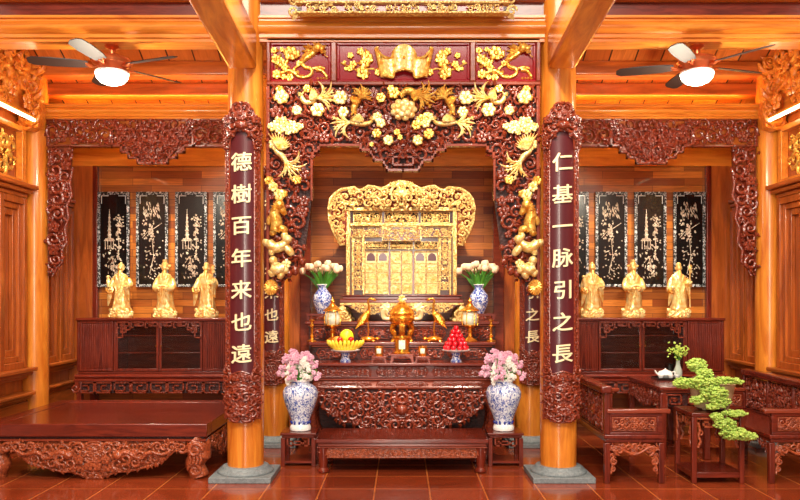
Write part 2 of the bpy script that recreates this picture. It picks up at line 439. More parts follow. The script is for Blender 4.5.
for x in (-STX, STX):
    b = MB(); x0, x1 = x-.125, x+.125
    ya, yb, za, zb = 6.675, 3.6, 3.61, 3.85
    hh = .33
    vs = [(x0, ya, za), (x1, ya, za), (x1, yb, zb), (x0, yb, zb), (x0, ya, za+hh), (x1, ya, za+hh), (x1, yb, zb+hh), (x0, yb, zb+hh)]
    b.add(vs, [(0, 3, 2, 1), (4, 5, 6, 7), (0, 1, 5, 4), (1, 2, 6, 5), (2, 3, 7, 6), (3, 0, 4, 7)])
    struct(b.build('beam', 'orange_y', bevel=.025))
# sloping plank roof and purlins
def roof_z(y): return 3.85+(8.6-y)*.53
r = MB(); L0, L1 = 9.5, 6.7
r.add([(-4.2, L0, roof_z(L0)), (4.2, L0, roof_z(L0)), (4.2, L1, roof_z(L1)), (-4.2, L1, roof_z(L1)),
       (-4.2, L0, roof_z(L0)+.06), (4.2, L0, roof_z(L0)+.06), (4.2, L1, roof_z(L1)+.06), (-4.2, L1, roof_z(L1)+.06)],
      [(0, 1, 2, 3), (7, 6, 5, 4), (0, 4, 5, 1), (1, 5, 6, 2), (2, 6, 7, 3), (3, 7, 4, 0)])
struct(r.build('ceiling', 'roof_planks'))
for y, h in ((8.36, .15), (8.07, .16), (7.5, .17)):
    z = roof_z(y); struct(MB().box(-4.1, 4.1, y, y+.2, z-h, z-.005).build('beam', 'brown_x', bevel=.02))
# warm light strips lying on the rear beams
for s in (-1, 1):
    m = MB().box(min(s*1.62, s*3.8), max(s*1.62, s*3.8), 8.38, 8.42, Z(104, 8.24)+.002, Z(104, 8.24)+.02)
    tag(m.build('light_strip', 'led'), 'warm light strip on the rear beam above the '+('bed' if s < 0 else 'tea table'), 'light strip', 'warm light strips on the rear beams')

# wall tubes and carved cornices
for s in (-1, 1):
    side = 'bed' if s < 0 else 'tea table'
    sl = 'wall beside the bed' if s < 0 else 'wall beside the tea table'
    t = thing('wall_light', 'lit white tube lamp under the carved cornice on the '+sl, 'lamp', (s*3.9, 7.3, 3.5), 'tube lamps on the side walls')
    MB().box(s*3.91-.03, s*3.91+.03, 6.2, 8.12, 3.495, 3.525).build('housing', 'orange_y', t, bevel=.006)
    MB().tube([(s*3.885, 6.22, 3.478), (s*3.885, 8.10, 3.478)], .017, 10).build('tube', 'tube', t)
    t = thing('carved_cornice', 'pale carved wooden cornice with curling leaves on the '+sl, 'carving', (s*4.05, 7, 3.6), 'carved cornices on the side walls')
    MB().box(min(s*3.98, s*4.1), max(s*3.98, s*4.1), 6.0, 8.15, 3.53, 4.25).build('backing_board', 'orange_y', t, bevel=.02)
    c = MB(); P = rectpoly(0, 2.15, 3.5, 4.25)
    scroll_fill(c, inpoly(P), (0, 2.15, 3.5, 4.25), .05, .13, 11, 0, None, .3, 3, 900, .08, .72)
    c.map(side_map(s*3.99, 6.0, -s) if s > 0 else side_map(s*3.99, 6.0, 1))
    c.build('leaf_carving', 'orange_carved', t)
    e = MB(); P = [(0, 3.45), (.1, 3.38), (.2, 3.42), (.24, 3.6), (.2, 3.8), (.26, 4.0), (.28, 4.25), (0, 4.25)]
    scroll_fill(e, inpoly(P), (0, .28, 3.38, 4.25), .035, .09, 12, 0, None, .3, 3, 700, .06, .7)
    for q in range(3): e.spiral(.12+.03*q, 3.55+.27*q, .12, 1.6, -1, 0, .035, -.03)
    e.prism(P, 0, .12)
    e.map(lambda p: (s*(4.08-p[0]), 8.14+p[1]-.05, p[2])); e.build('end_carving', 'orange_carved', t)
    # upper relief panel on the wall, below the lamp
    g = thing('relief_panel', 'gilded openwork panel above the rail on the '+sl, 'carving', (s*4.05, 7, 3), 'gilded openwork panels on the side walls')
    m = MB(); 
    for ya, yb in ((6.0, 6.08), (8.06, 8.14)): m.box(min(s*4.02, s*4.1), max(s*4.02, s*4.1), ya, yb, 2.8, 3.42)
    for za, zb in ((2.8, 2.86), (3.36, 3.42)): m.box(min(s*4.02, s*4.1), max(s*4.02, s*4.1), 6.08, 8.06, za, zb)
    m.build('frame', 'orange_y', g, bevel=.008)
    c = MB(); P = rectpoly(.1, 2.04, 2.87, 3.35); scroll_fill(c, inpoly(P), (.1, 2.04, 2.87, 3.35), .04, .1, 5, 0, None, .28, 2, 700, .02, .75)
    c.map(side_map(s*4.085, 6.0, 1 if s < 0 else -1)); c.build('openwork', 'gold', g)

# carved lintels and corner drops hung under the rear beams
def lintel(s):
    t = thing('carved_lintel', 'red carved fretwork lintel with a hanging centre over the '+('sideboard behind the bed' if s < 0 else 'sideboard behind the tea table'), 'carving', (s*2.72, 8.33, 3.4), 'carved fretwork lintels')
    Y = 8.33; xa, xb = -1.17, 1.17
    z0, z1 = Z(146, Y), Z(118.5, Y); px = Y/F
    R = rectpoly(xa, xb, z0, z1)
    c = MB(); scroll_fill(c, inpoly(R), (xa, xb, z0, z1), .035, .085, 21, 0, 0, .27, 3, 1500, .03, .7)
    c.move(s*2.72, Y-.02, 0).build('scrollwork', 'red_carved', t)
    m = MB().box(xa, xb, 0, .03, z0+.0, z1); m.move(s*2.72, Y, 0).build('ground_board', 'brown_x', t)
    fr = MB(); fr.box(xa, xb, -.03, .03, z1-.03, z1).box(xa, -.46, -.025, .03, z0-.012, z0+.012).box(.46, xb, -.025, .03, z0-.012, z0+.012)
    fr.box(xa, xa+.03, -.025, .03, z0, z1-.03).box(xb-.03, xb, -.025, .03, z0, z1-.03)
    fr.move(s*2.72, Y, 0).build('frame', 'frame_red', t, bevel=.005)
    # centre pendant with key-fret border
    zc = Z(140, Y); pd = MB()
    pts = [(-.44, zc+.11), (-.44, zc-.07), (-.34, zc-.07), (-.34, zc-.14), (-.26, zc-.14), (-.26, zc-.2), (-.16, zc-.2), (-.16, zc-.26), (0, zc-.26)]
    pd.bar(pts, .013, -.06, -.01).bar([(-.44, zc+.11), (-.2, zc+.11), (-.2, zc+.03), (-.36, zc+.03), (-.36, zc-.01)], .011, -.06, -.01)
    pd.mirror(); pd.move(s*2.72, Y, 0).build('fret_border', 'red_carved', t, bevel=.004)
    cc = MB(); P = [(-.42, zc+.1), (-.42, zc-.06), (-.32, zc-.06), (-.32, zc-.13), (-.24, zc-.13), (-.15, zc-.24), (.15, zc-.24), (.24, zc-.13), (.32, zc-.13), (.32, zc-.06), (.42, zc-.06), (.42, zc+.1)]
    scroll_fill(cc, inpoly(P), (-.42, .42, zc-.25, zc+.1), .025, .06, 4, -.03, 0, .28, 3, 900, .02, .7)
    cc.prism([(x, z) for x, z in P], -.01, .0)
    cc.flower(0, zc, .06, -.04, 8); cc.move(s*2.72, Y, 0).build('pendant', 'red_carved', t)
def drop(x, s, label):
    """corner bracket; straight edge at x, bulges towards -s"""
    Y = 8.33; k = Y/F
    t = thing('carved_bracket', label, 'carving', (x, Y, 2.6), 'carved corner brackets under the rear beams')
    prof = [(0, 147.5), (26, 147.5), (25, 168), (22, 185), (24, 196), (19, 206), (21, 218), (17, 228), (19, 242), (14, 250), (15, 262), (9, 268), (5, 276), (0, 276)]
    P = [(-s*a*k, Z(b, Y)) for a, b in prof]; zs = [p[1] for p in P]; xs = [p[0] for p in P]
    bx = (min(xs), max(xs), min(zs), max(zs))
    c = MB(); scroll_fill(c, inpoly(P), bx, .025, .085, 31, -.01, None, .3, 3, 1600, .04, .66)
    outline(c, P[2:-1], .016, -.01, False)
    c.move(x, Y-.01, 0).build('scrollwork', 'red_carved', t)
    MB().prism([(-s*a*k*.9, Z(b, Y)) for a, b in prof], -.01, .03).move(x, Y, 0).build('ground_board', 'rose_z', t)
for s in (-1, 1):
    lintel(s)
    w_ = 'bed' if s < 0 else 'tea table'
    drop(s*3.875, s, 'red carved leafy bracket hanging on the wall column beside the '+w_)
    drop(s*1.60, -s, 'red carved leafy bracket on the altar-side column over the '+w_)

# ------------------------------------------------------------------ couplet boards on the columns
def text_mesh(ch, size, ext=.006, fat=.012):
    cu = bpy.data.curves.new('t', 'FONT'); cu.body = ch; cu.size = size; cu.align_x = 'CENTER'; cu.align_y = 'CENTER'
    cu.extrude = ext; cu.resolution_u = 2
    ob = bpy.data.objects.new('t', cu); COL.objects.link(ob)
    dg = bpy.context.evaluated_depsgraph_get(); ev = ob.evaluated_get(dg); me = bpy.data.meshes.new_from_object(ev)
    bm = bmesh.new(); bm.from_mesh(me); bmesh.ops.triangulate(bm, faces=bm.faces[:])
    for q in range(-7, 8):
        bmesh.ops.bisect_plane(bm, geom=bm.verts[:]+bm.edges[:]+bm.faces[:], plane_co=(q*size/15, 0, 0), plane_no=(1, 0, 0))
    bm.to_mesh(me); bm.free()
    v = [tuple(p.co) for p in me.vertices]; f_ = [tuple(p.vertices) for p in me.polygons]
    bpy.data.objects.remove(ob); bpy.data.meshes.remove(me)
    xs = [p[0] for p in v]; ys = [p[1] for p in v]
    cx, cy = (min(xs)+max(xs))/2, (min(ys)+max(ys))/2
    # standing in XZ, facing -Y, slightly slanted like a brush hand
    m = MB()
    for dx, dy, dz in ((-1, -.7, 0), (1, -.7, .0003), (-1, .7, .0006), (1, .7, .0009)):
        m.add([(x-cx+dx*fat*size, -z-dz, y-cy+.09*(x-cx)+dy*fat*size) for x, y, z in v], f_)
    return m
def couplet(x, y, chars, k, zs, label, group):
    """board wrapped round a column: k = size factor; zs = z of crest top, panel top, panel bottom, bottom"""
    R = .18*k if k == 1 else CR+.02
    half = .157*k
    bend = lambda p: (x+(R-p[1])*sin(p[0]/R), y-(R-p[1])*cos(p[0]/R), p[2])
    zt, za, zb, zz = zs[:4]
    t = thing('couplet_board', label, 'plaque', (x, y, zz), group)
    ub = R*math.asin(min(.98, half/(R+.02)))          # arc half width
    inner = ub-.058*k
    def strip(u0, u1, z0, z1, d0, d1, n=14, nz=1):
        m = MB()
        for i in range(n):
            a, b = u0+(u1-u0)*i/n, u0+(u1-u0)*(i+1)/n
            m.box(a, b, d1, d0, z0, z1)
        return m.map(bend)
    strip(-inner-.01, inner+.01, zb-.05, za+.05, 0, -.012, 20).build('panel', 'plaque', t)
    for s in (-1, 1):
        c = MB(); u = s*(ub-.028*k)
        for q in (-1, 1): c.ridge([(u+q*.026*k, zb+i*(za-zb)/30) for i in range(31)], .008*k, -.01)
        n = int((za-zb)/(.075*k))
        for i in range(n):
            z = zb+(za-zb)*(i+.5)/n; d = 1 if i % 2 else -1
            c.spiral(u, z, .025*k, 1.2, d*s, PI/2 if i % 2 else -PI/2, .009*k, -.008)
            c.leaf(u-s*.01, z+.02, PI/2, .05*k, .012*k, -.01)
        for i in range(12): c.box(u-.029*k, u+.029*k, -.01, 0, zb+(za-zb)*i/12, zb+(za-zb)*(i+1)/12)
        c.map(bend).build('side_frame', 'red_carved', t)
    # crest: a cloud-shaped carved cap
    h = zt-za
    P = [(-ub*1.0, za-.1*k), (-ub*1.02, za+h*.2), (-ub*.97, za+h*.45), (-ub*.9, za+h*.62), (-ub*.7, za+h*.58), (-ub*.55, za+h*.85), (-ub*.2, za+h), (ub*.2, za+h), (ub*.55, za+h*.85), (ub*.7, za+h*.58), (ub*.9, za+h*.62), (ub*.97, za+h*.45), (ub*1.02, za+h*.2), (ub*1.0, za-.1*k),
         (inner, za-.1*k), (inner*.9, za-.02*k), (inner*.6, za), (inner*.4, za+.05*k), (-inner*.4, za+.05*k), (-inner*.6, za), (-inner*.9, za-.02*k), (-inner, za-.1*k)]
    c = MB(); xs = [p[0] for p in P]; zz_ = [p[1] for p in P]; bx = (min(xs), max(xs), min(zz_), max(zz_))
    scroll_fill(c, inpoly(P), bx, .016*k, .05*k, 8, -.02, 0, .3, 3, 1500, .03, .66)
    outline(c, P, .009*k, -.02); c.flower(0, za+h*.62, .05*k, -.05, 8); c.ball((0, -.05, za+h*.33), .05*k, .03, .04*k, 8, 5)
    g = MB(); NN = 24
    ins = inpoly(P)
    for i in range(NN):
        for j in range(NN):
            a, b = bx[0]+(bx[1]-bx[0])*i/NN, bx[0]+(bx[1]-bx[0])*(i+1)/NN; z0, z1 = bx[2]+(bx[3]-bx[2])*j/NN, bx[2]+(bx[3]-bx[2])*(j+1)/NN
            if ins((a+b)/2, (z0+z1)/2): g.box(a, b, -.02, 0, z0, z1)
    c.add(g.v, g.f); c.map(bend).build('crest_carving', 'red_carved', t)
    # bottom carving: a mask with curls
    h = zb-zz
    P = [(-ub*.97, zb+.1*k), (-inner, zb+.1*k), (-inner*.8, zb+.03*k), (-inner*.3, zb+.05*k), (0, zb+.06*k), (inner*.3, zb+.05*k), (inner*.8, zb+.03*k), (inner, zb+.1*k), (ub*.97, zb+.1*k), (ub*.97, zb-h*.7), (ub*1.0, zb-h*.95), (ub*.8, zb-h*.9), (ub*.4, zb-h), (-ub*.4, zb-h), (-ub*.8, zb-h*.9), (-ub*1.0, zb-h*.95), (-ub*.97, zb-h*.7)]
    c = MB(); xs = [p[0] for p in P]; zz_ = [p[1] for p in P]; bx = (min(xs), max(xs), min(zz_), max(zz_))
    scroll_fill(c, inpoly(P), bx, .016*k, .045*k, 9, -.02, 0, .3, 3, 1500, .03, .66)
    outline(c, P, .008*k, -.02)
    for rr in (.09, .06): c.ridge([(rr*k*cos(a*PI/12), zb-h*.42+rr*1.15*k*sin(a*PI/12)) for a in range(25)], .009*k, -.035)
    for q in range(9): c.leaf(.0, zb-h*.75, PI*q/8, .1*k, .02*k, -.04)
    ins = inpoly(P); g = MB()
    for i in range(NN):
        for j in range(NN):
            a, b = bx[0]+(bx[1]-bx[0])*i/NN, bx[0]+(bx[1]-bx[0])*(i+1)/NN; z0, z1 = bx[2]+(bx[3]-bx[2])*j/NN, bx[2]+(bx[3]-bx[2])*(j+1)/NN
            if ins((a+b)/2, (z0+z1)/2): g.box(a, b, -.02, 0, z0, z1)
    c.add(g.v, g.f); c.map(bend).build('bottom_carving', 'red_carved', t)
    n = len(chars)
    for i, ch in enumerate(chars):
        zc = zs[4]+(zs[5]-zs[4])*i/(n-1)
        m = text_mesh(ch, zs[6], .005, .014); m.move(0, -.018, zc).map(bend); m.build('character', 'letter', t, smooth=False)
fk = 6.63
zf = (Z(104, fk), Z(137, fk), Z(378, fk), Z(422, fk), Z(162, fk), Z(353.5, fk), .172)
couplet(-STX, FY, '德樹百年来也遠', 1., zf, 'tall maroon couplet board with gold characters on the front column beside the bed', 'couplet boards on the front columns')
couplet(STX, FY, '仁基一脉引之長', 1., zf, 'tall maroon couplet board with gold characters on the front column beside the tea bench', 'couplet boards on the front columns')
bk = 8.17
zb_ = (Z(165, bk), Z(188, bk), Z(355, bk), Z(385, bk), Z(204, bk), Z(336.6, bk), .142)
couplet(-STX, BY, '德樹百年来也遠', .84, zb_, 'smaller couplet board on the rear column beside the bed, partly behind carved arch', 'couplet boards on the rear columns')
couplet(STX, BY, '仁基一脉引之長', .84, zb_, 'smaller couplet board on the rear column beside the tea bench, partly behind carved arch', 'couplet boards on the rear columns')
# ------------------------------------------------------------------ transom with gilded reliefs
AY = 6.76; ak = AY/F
def ax(px): return (px-403)*ak+.009
def az(py): return Z(py, AY)
t = thing('transom_panel', 'red framed transom with three maroon panels of gilded carving above the altar arch', 'panel', (0, AY, az(86)))
fr = MB(); fr.box(ax(267), ax(540), AY-.04, AY+.06, az(43), az(38.5)).box(ax(267), ax(540), AY-.045, AY+.06, az(86.5), az(82.5))
for a, b in ((267, 271), (331, 337), (469.5, 475.5), (535.5, 540)): fr.box(ax(a), ax(b), AY-.04, AY+.06, az(82.5), az(43))
fr.build('frame', 'frame_red', t, bevel=.01)
pans = []
for a, b in ((271, 331), (337, 469.5), (475.5, 535.5)):
    p = MB().box(ax(a), ax(b), AY, AY+.05, az(82.5), az(43)).build('panel', 'lacquer', t); pans.append(p)
    m = MB()
    for q, (d, w_) in enumerate(((.02, .025),)):
        m.box(ax(a), ax(b), AY-d, AY, az(43)-w_, az(43)).box(ax(a), ax(b), AY-d, AY, az(82.5), az(82.5)+w_).box(ax(a), ax(a)+w_, AY-d, AY, az(82.5)+w_, az(43)-w_).box(ax(b)-w_, ax(b), AY-d, AY, az(82.5)+w_, az(43)-w_)
    m.build('bead', 'lacquer', p, bevel=.006)
def pp(*pts): return [(ax(a), az(b)) for a, b in pts]
def smooth_pts(pts, n=6):
    out = []
    P = [pts[0]]+list(pts)+[pts[-1]]
    for i in range(1, len(P)-2):
        for j in range(n):
            t_ = j/n; a, b, c, d = P[i-1], P[i], P[i+1], P[i+2]
            out.append(tuple(.5*(2*b[k]+(c[k]-a[k])*t_+(2*a[k]-5*b[k]+4*c[k]-d[k])*t_*t_+(3*b[k]-a[k]-3*c[k]+d[k])*t_**3) for k in range(len(b))))
    out.append(tuple(pts[-1])); return out
def dragon(mir):
    c = MB(); y = AY-.004
    def R(pts, w0, w1): 
        q = smooth_pts(pp(*pts)); n = len(q); c.ridge(q, [(w0+(w1-w0)*i/(n-1)) for i in range(n)], y, 1.2, 5)
    # body: tail coils bottom, rises to a head at upper right
    R([(317, 49), (313, 54), (307, 58), (302, 62), (305, 67), (311, 69), (311.5, 74), (305, 77.5), (297, 76), (294, 70), (298, 66)], .024, .012)
    R([(316, 70), (322, 71), (327, 77)], .02, .012); R([(313, 69), (320, 67.5), (325, 69)], .016, .012)
    for a in (318, 321, 324, 327): c.leaf(ax(a), az(77), -PI/2-.2, .03, .012, y)
    c.ball((ax(318), y-.03, az(49)), .05, .035, .04, 8, 5, .5); c.ball((ax(322), y-.03, az(50)), .03, .03, .026, 8, 5)
    for a in (2.5, 2.9, 3.3, 3.7, 2.1): c.leaf(ax(314), az(53), a, .12, .02, y-.01)
    c.leaf(ax(317), az(47), 2.2, .07, .014, y-.02); c.leaf(ax(319), az(47), 1.6, .05, .012, y-.02)
    c.leaf(ax(320), az(51.5), -.5, .06, .02, y-.03); c.leaf(ax(320), az(50), .35, .07, .02, y-.03); c.leaf(ax(314), az(50), 2.7, .09, .012, y-.03); c.ridge(pp((321, 50), (326, 52), (325, 56), (328, 58)), .005, y-.02)
    for i in range(9): c.leaf(ax(309-.6*i), az(57+.8*i), 2.4, .05, .016, y-.015)
    # cloud and blossom branches to the left
    R([(274, 50), (275, 57), (278, 64), (284, 66), (288, 60)], .012, .016); R([(274, 73), (282, 73), (290, 71), (297, 75)], .014, .022)
    R([(288, 60), (287, 52)], .016, .012)
    for a, b, r in ((274, 51, .035), (276, 60, .05), (281, 63, .05), (291, 54, .075), (296, 55, .045), (286, 52, .03), (282, 50, .025), (277, 75, .05), (284, 77.5, .03), (290, 78, .04), (285, 68, .04), (299, 64, .03)):
        c.flower(ax(a), az(b), r*.85, y-.008, 6, a)
    for i in range(22):
        rnd = random.Random(i); c.leaf(ax(rnd.uniform(273, 300)), az(rnd.uniform(49, 79)), rnd.uniform(0, 6.28), .05, .016, y)
    if mir: c.map(lambda p: (2*ax(403)-p[0], p[1], p[2]))
    return c
# the photo shows both dragons facing the same way: the right panel repeats the left
for i, dx in ((0, 0), (2, ax(475.5)-ax(271))):
    dragon(False).move(dx, 0, 0).build('dragon_relief', 'gold', pans[i], label='gilded dragon among blossoms')
# unrolled scroll in the middle panel
c = MB(); y = AY-.01; n = 28
top = smooth_pts(pp((377, 51), (383, 58), (391, 60), (394, 53), (399, 48.5), (404, 47.3), (409, 48.5), (414, 53), (417, 60), (425, 58), (431, 51)), 4)
bot = smooth_pts(pp((382, 77), (387, 78), (393, 79), (394.5, 74), (399, 72), (404, 71), (409, 72), (413.5, 74), (415, 79), (421, 78), (426, 77)), 4)
vs = []; fs = []; N = len(top)
for i, (a, b) in enumerate(zip(top, bot)):
    u = abs(i/(N-1)-.5)*2; d = .05*(1-u*u)+.02*abs(sin(u*7))
    vs += [(a[0], y-d, a[1]), (b[0], y-d, b[1]), (a[0], y+.006, a[1]), (b[0], y+.006, b[1])]
for i in range(N-1):
    j = i*4; fs += [(j, j+1, j+5, j+4), (j, j+4, j+6, j+2), (j+1, j+3, j+7, j+5)]
c.add(vs, fs)
sc_ = c.build('scroll_relief', 'pale_gold', pans[1], label='unrolled golden scroll')
c = MB()
for q in (top, bot): c.ridge(q, .012, y-.045)
for a, b in (((376.5, 49), (383, 78.5)), ((431.5, 49), (425, 78.5))):
    p, q = pp(a, b); c.tube([(p[0], y-.03, p[1]), (q[0], y-.03, q[1])], .02, 8)
c.build('scroll_edge', 'gold', sc_)
m = MB()
for i in range(6): m.leaf(ax(404), az(59.5), i*PI/3, .02, .006, y-.055)
m.build('star', 'bronze', sc_)
for mir in (0, 1):
    c = MB()
    for a, b, r in ((350.5, 56, .03), (360.5, 52, .035), (367, 57, .05), (365, 63, .05), (362, 73, .055), (353, 65, .035), (344.5, 62.5, .016), (346, 69, .018), (350, 69, .026), (369, 60, .04), (378, 73, .03), (383, 75.5, .026), (364, 76, .04)):
        c.flower(ax(a), az(b), r, y, 5, a)
    for pts in (((341, 63), (347, 66), (353, 69), (358, 70), (364, 68)), ((358, 70), (372, 69), (376, 70), (381, 66)), ((365, 63), (362, 58), (361, 53)), ((353, 69), (352, 62))):
        q = smooth_pts(pp(*pts)); c.ridge(q, .008, y+.004)
    for i in range(16):
        rnd = random.Random(i+40); c.leaf(ax(rnd.uniform(358, 372)), az(rnd.uniform(54, 78)), rnd.uniform(0, 6.28), .06, .016, y)
    if mir: c.map(lambda p: (2*ax(404)-p[0], p[1], p[2]))
    c.build('plum_branch', 'gold', pans[1], label='gilded plum blossom branch')

# ------------------------------------------------------------------ gilded name board tilted above the middle beam
nb = 6.5
t = thing('name_board', 'gilt framed board above the middle beam, only its openwork lower edge in sight', 'sign', (0, nb, Z(14, nb)))
z0 = Z(15.5, nb); xa, xb = X(302, nb), X(503, nb)
MB().box(xa, xb, nb-.03, nb+.02, z0+.1, z0+.55).build('board', 'lacquer', t)
fr = MB().box(xa-.05, xb+.05, nb-.06, nb+.03, z0, z0+.018).box(xa-.05, xb+.05, nb-.06, nb+.03, z0+.085, z0+.105).box(xa-.05, xa+.03, nb-.06, nb+.03, z0+.105, z0+.6).box(xb-.03, xb+.05, nb-.06, nb+.03, z0+.105, z0+.6).box(xa-.05, xb+.05, nb-.06, nb+.03, z0+.55, z0+.6)
fr.build('frame', 'shrine_gold', t, bevel=.006)
for i in range(5):
    c = MB(); u0 = xa+(xb-xa)*(i+.08)/5; u1 = xa+(xb-xa)*(i+.92)/5; P = rectpoly(u0, u1, z0+.012, z0+.09)
    scroll_fill(c, inpoly(P), (u0, u1, z0+.012, z0+.09), .018, .03, i, nb-.04, None, .3, 2, 300, .01, .75)
    c.build('openwork', 'shrine_gold', t)
MB().box(xa, xb, nb-.02, nb+.02, z0+.018, z0+.085).build('ground', 'lacquer', t)
for s, x in ((-1, xa), (1, xb)):
    c = MB()
    for q in range(4): c.spiral(x+s*.07, z0+.03+.1*q, .05, 1.4, s, 0, .014, nb-.02)
    c.leaf(x+s*.04, z0+.02, -PI/2+s*.6, .09, .03, nb-.02)
    c.build('corner_leaf', 'shrine_gold', t)

# ------------------------------------------------------------------ carved arch with gilded birds and flowers
t = thing('carved_arch', 'dark red openwork arch with gilded birds and flowers framing the altar', 'carving', (0, AY, az(296)))
L = [(269.5, 87), (403, 87), (403, 171), (388, 171), (385, 163), (374, 160), (372, 152), (361, 150), (361, 146), (319, 146), (318, 153), (312, 157), (311.5, 200), (307, 235), (304, 255), (300, 265), (295, 273), (286, 279), (280, 286), (279, 296), (269.5, 296)]
P = pp(*L); ins = inpoly(P)
bx = (ax(269.5), ax(403), az(296), az(87))
c = MB(); mid = ax(403)
def ins2(x, z): return ins(min(x, 2*mid-x), z)
scroll_fill(c, ins2, bx, .026, .075, 77, AY-.01, mid, .26, 3, 5200, .05, .64)
c.build('scrollwork', 'red_carved', t)
# thin pierced ground: strips of board left between gaps
chain = P[2:]+[P[0]]; full = chain+[(2*mid-x, z) for x, z in reversed(chain) if abs(x-mid) > 1e-6]
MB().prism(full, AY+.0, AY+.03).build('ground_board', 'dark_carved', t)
c = MB(); fo = pp((361, 146), (361, 151), (371, 151), (371, 156), (374, 156), (374, 161), (384, 161), (384, 166), (387, 166), (387, 171), (403, 171))
c.bar(fo, .013, AY-.06, AY).bar(pp((319, 146), (361, 146)), .013, AY-.05, AY).bar(pp((313, 158), (313, 152), (319, 152), (319, 146)), .013, AY-.05, AY)
c.bar(pp((303, 139), (313, 139), (313, 132), (303, 132), (303, 139)), .012, AY-.05, AY).bar(pp((312, 158), (312, 200)), .011, AY-.04, AY)
c.bar(pp((388, 158), (393, 158), (393, 166), (403, 166)), .011, AY-.06, AY).bar(pp((388, 158), (403, 158)), .01, AY-.06, AY)
c.mirror(mid); c.build('fret_border', 'frame_red', t, bevel=.005)
MB().box(ax(267), ax(270.5), AY-.05, AY+.06, az(296), az(87)).build('side_post', 'frame_red', t, bevel=.006)
MB().box(2*mid-ax(270.5), 2*mid-ax(267), AY-.05, AY+.06, az(296), az(87)).build('side_post', 'frame_red', t, bevel=.006)
# twigs and hanging gourds on the inner edges
for mir in (0, 1):
    c = MB()
    for a, b, r in ((303, 262, .03), (296, 271, .035), (301, 257, .025), (290, 274, .03), (305, 248, .024)): c.ball((ax(a), AY-.05, az(b)), r, r, r*1.25, 8, 6)
    if mir: c.mirror(mid); c.v = c.v[len(c.v)//2:]; c.f = [tuple(i-len(c.v) for i in f_) for f_ in c.f[len(c.f)//2:]]
    c.build('gourd_cluster', 'red_carved', t)
GY = AY-.07
def put(c, name, mat, mir, label=None):
    if mir: c.map(lambda p: (2*mid-p[0], p[1], p[2]))
    return c.build(name, mat, t, label=label)
def bird(path, w, tail, fan, a0, a1, ln, wing=None):
    """phoenix: slim body along path (px), long curling tail plumes, two layers of wing feathers, crest and beak"""
    c = MB(); q = smooth_pts(pp(*path), 6); n = len(q); w *= .72
    c.ridge(q, [w*(.3+.7*sin(PI*min(1, (i+.5)/n*.95+.05))**.8) if i < n*.85 else w*.45 for i in range(n)], GY, 1.3, 6)
    h = q[0]; dx, dz = q[0][0]-q[3][0], q[0][1]-q[3][1]; ha = math.atan2(dz, dx)
    c.ball((h[0], GY-.02, h[1]), w*.5, w*.5, w*.45, 8, 5); c.leaf(h[0], h[1], ha-.7, .035, .009, GY-.02)
    for i in range(3): c.leaf(h[0], h[1], ha+.9+.5*i, .04, .009, GY-.02)
    u, v = ax(tail[0]), az(tail[1]); fan += 2
    for i in range(fan):
        k = i/(fan-1); a = a0-.15+(a1-a0+.3)*k; l = ln*1.45*(.7+.3*sin(PI*k)+.12*cos(i*2.6)); bend = (k-.5)*1.5+.25
        pts = [(u+l*t_*cos(a+bend*t_*t_), v+l*t_*sin(a+bend*t_*t_)) for t_ in (0, .2, .4, .6, .8, .92, 1)]
        c.ridge(pts, [.006, .007, .008, .009, .0085, .006, .002], GY-.012-.01*(i % 2), 1.2, 4)
        if i % 2 == 0:
            for t_ in (3, 4): c.leaf(pts[t_][0], pts[t_][1], a+bend+.6, .035, .007, GY-.015); c.leaf(pts[t_][0], pts[t_][1], a+bend-.6, .035, .007, GY-.015)
    if wing:
        u, v, b0, b1, wl, k = ax(wing[0]), az(wing[1]), *wing[2:]; k += 3
        for lay, sc_ in ((0, 1.25), (1, .75)):
            for i in range(k):
                a = b0+(b1-b0)*i/max(1, k-1); c.leaf(u, v, a, wl*sc_*(.8+.4*i/k), .013, GY-.03-.012*lay)
    return c
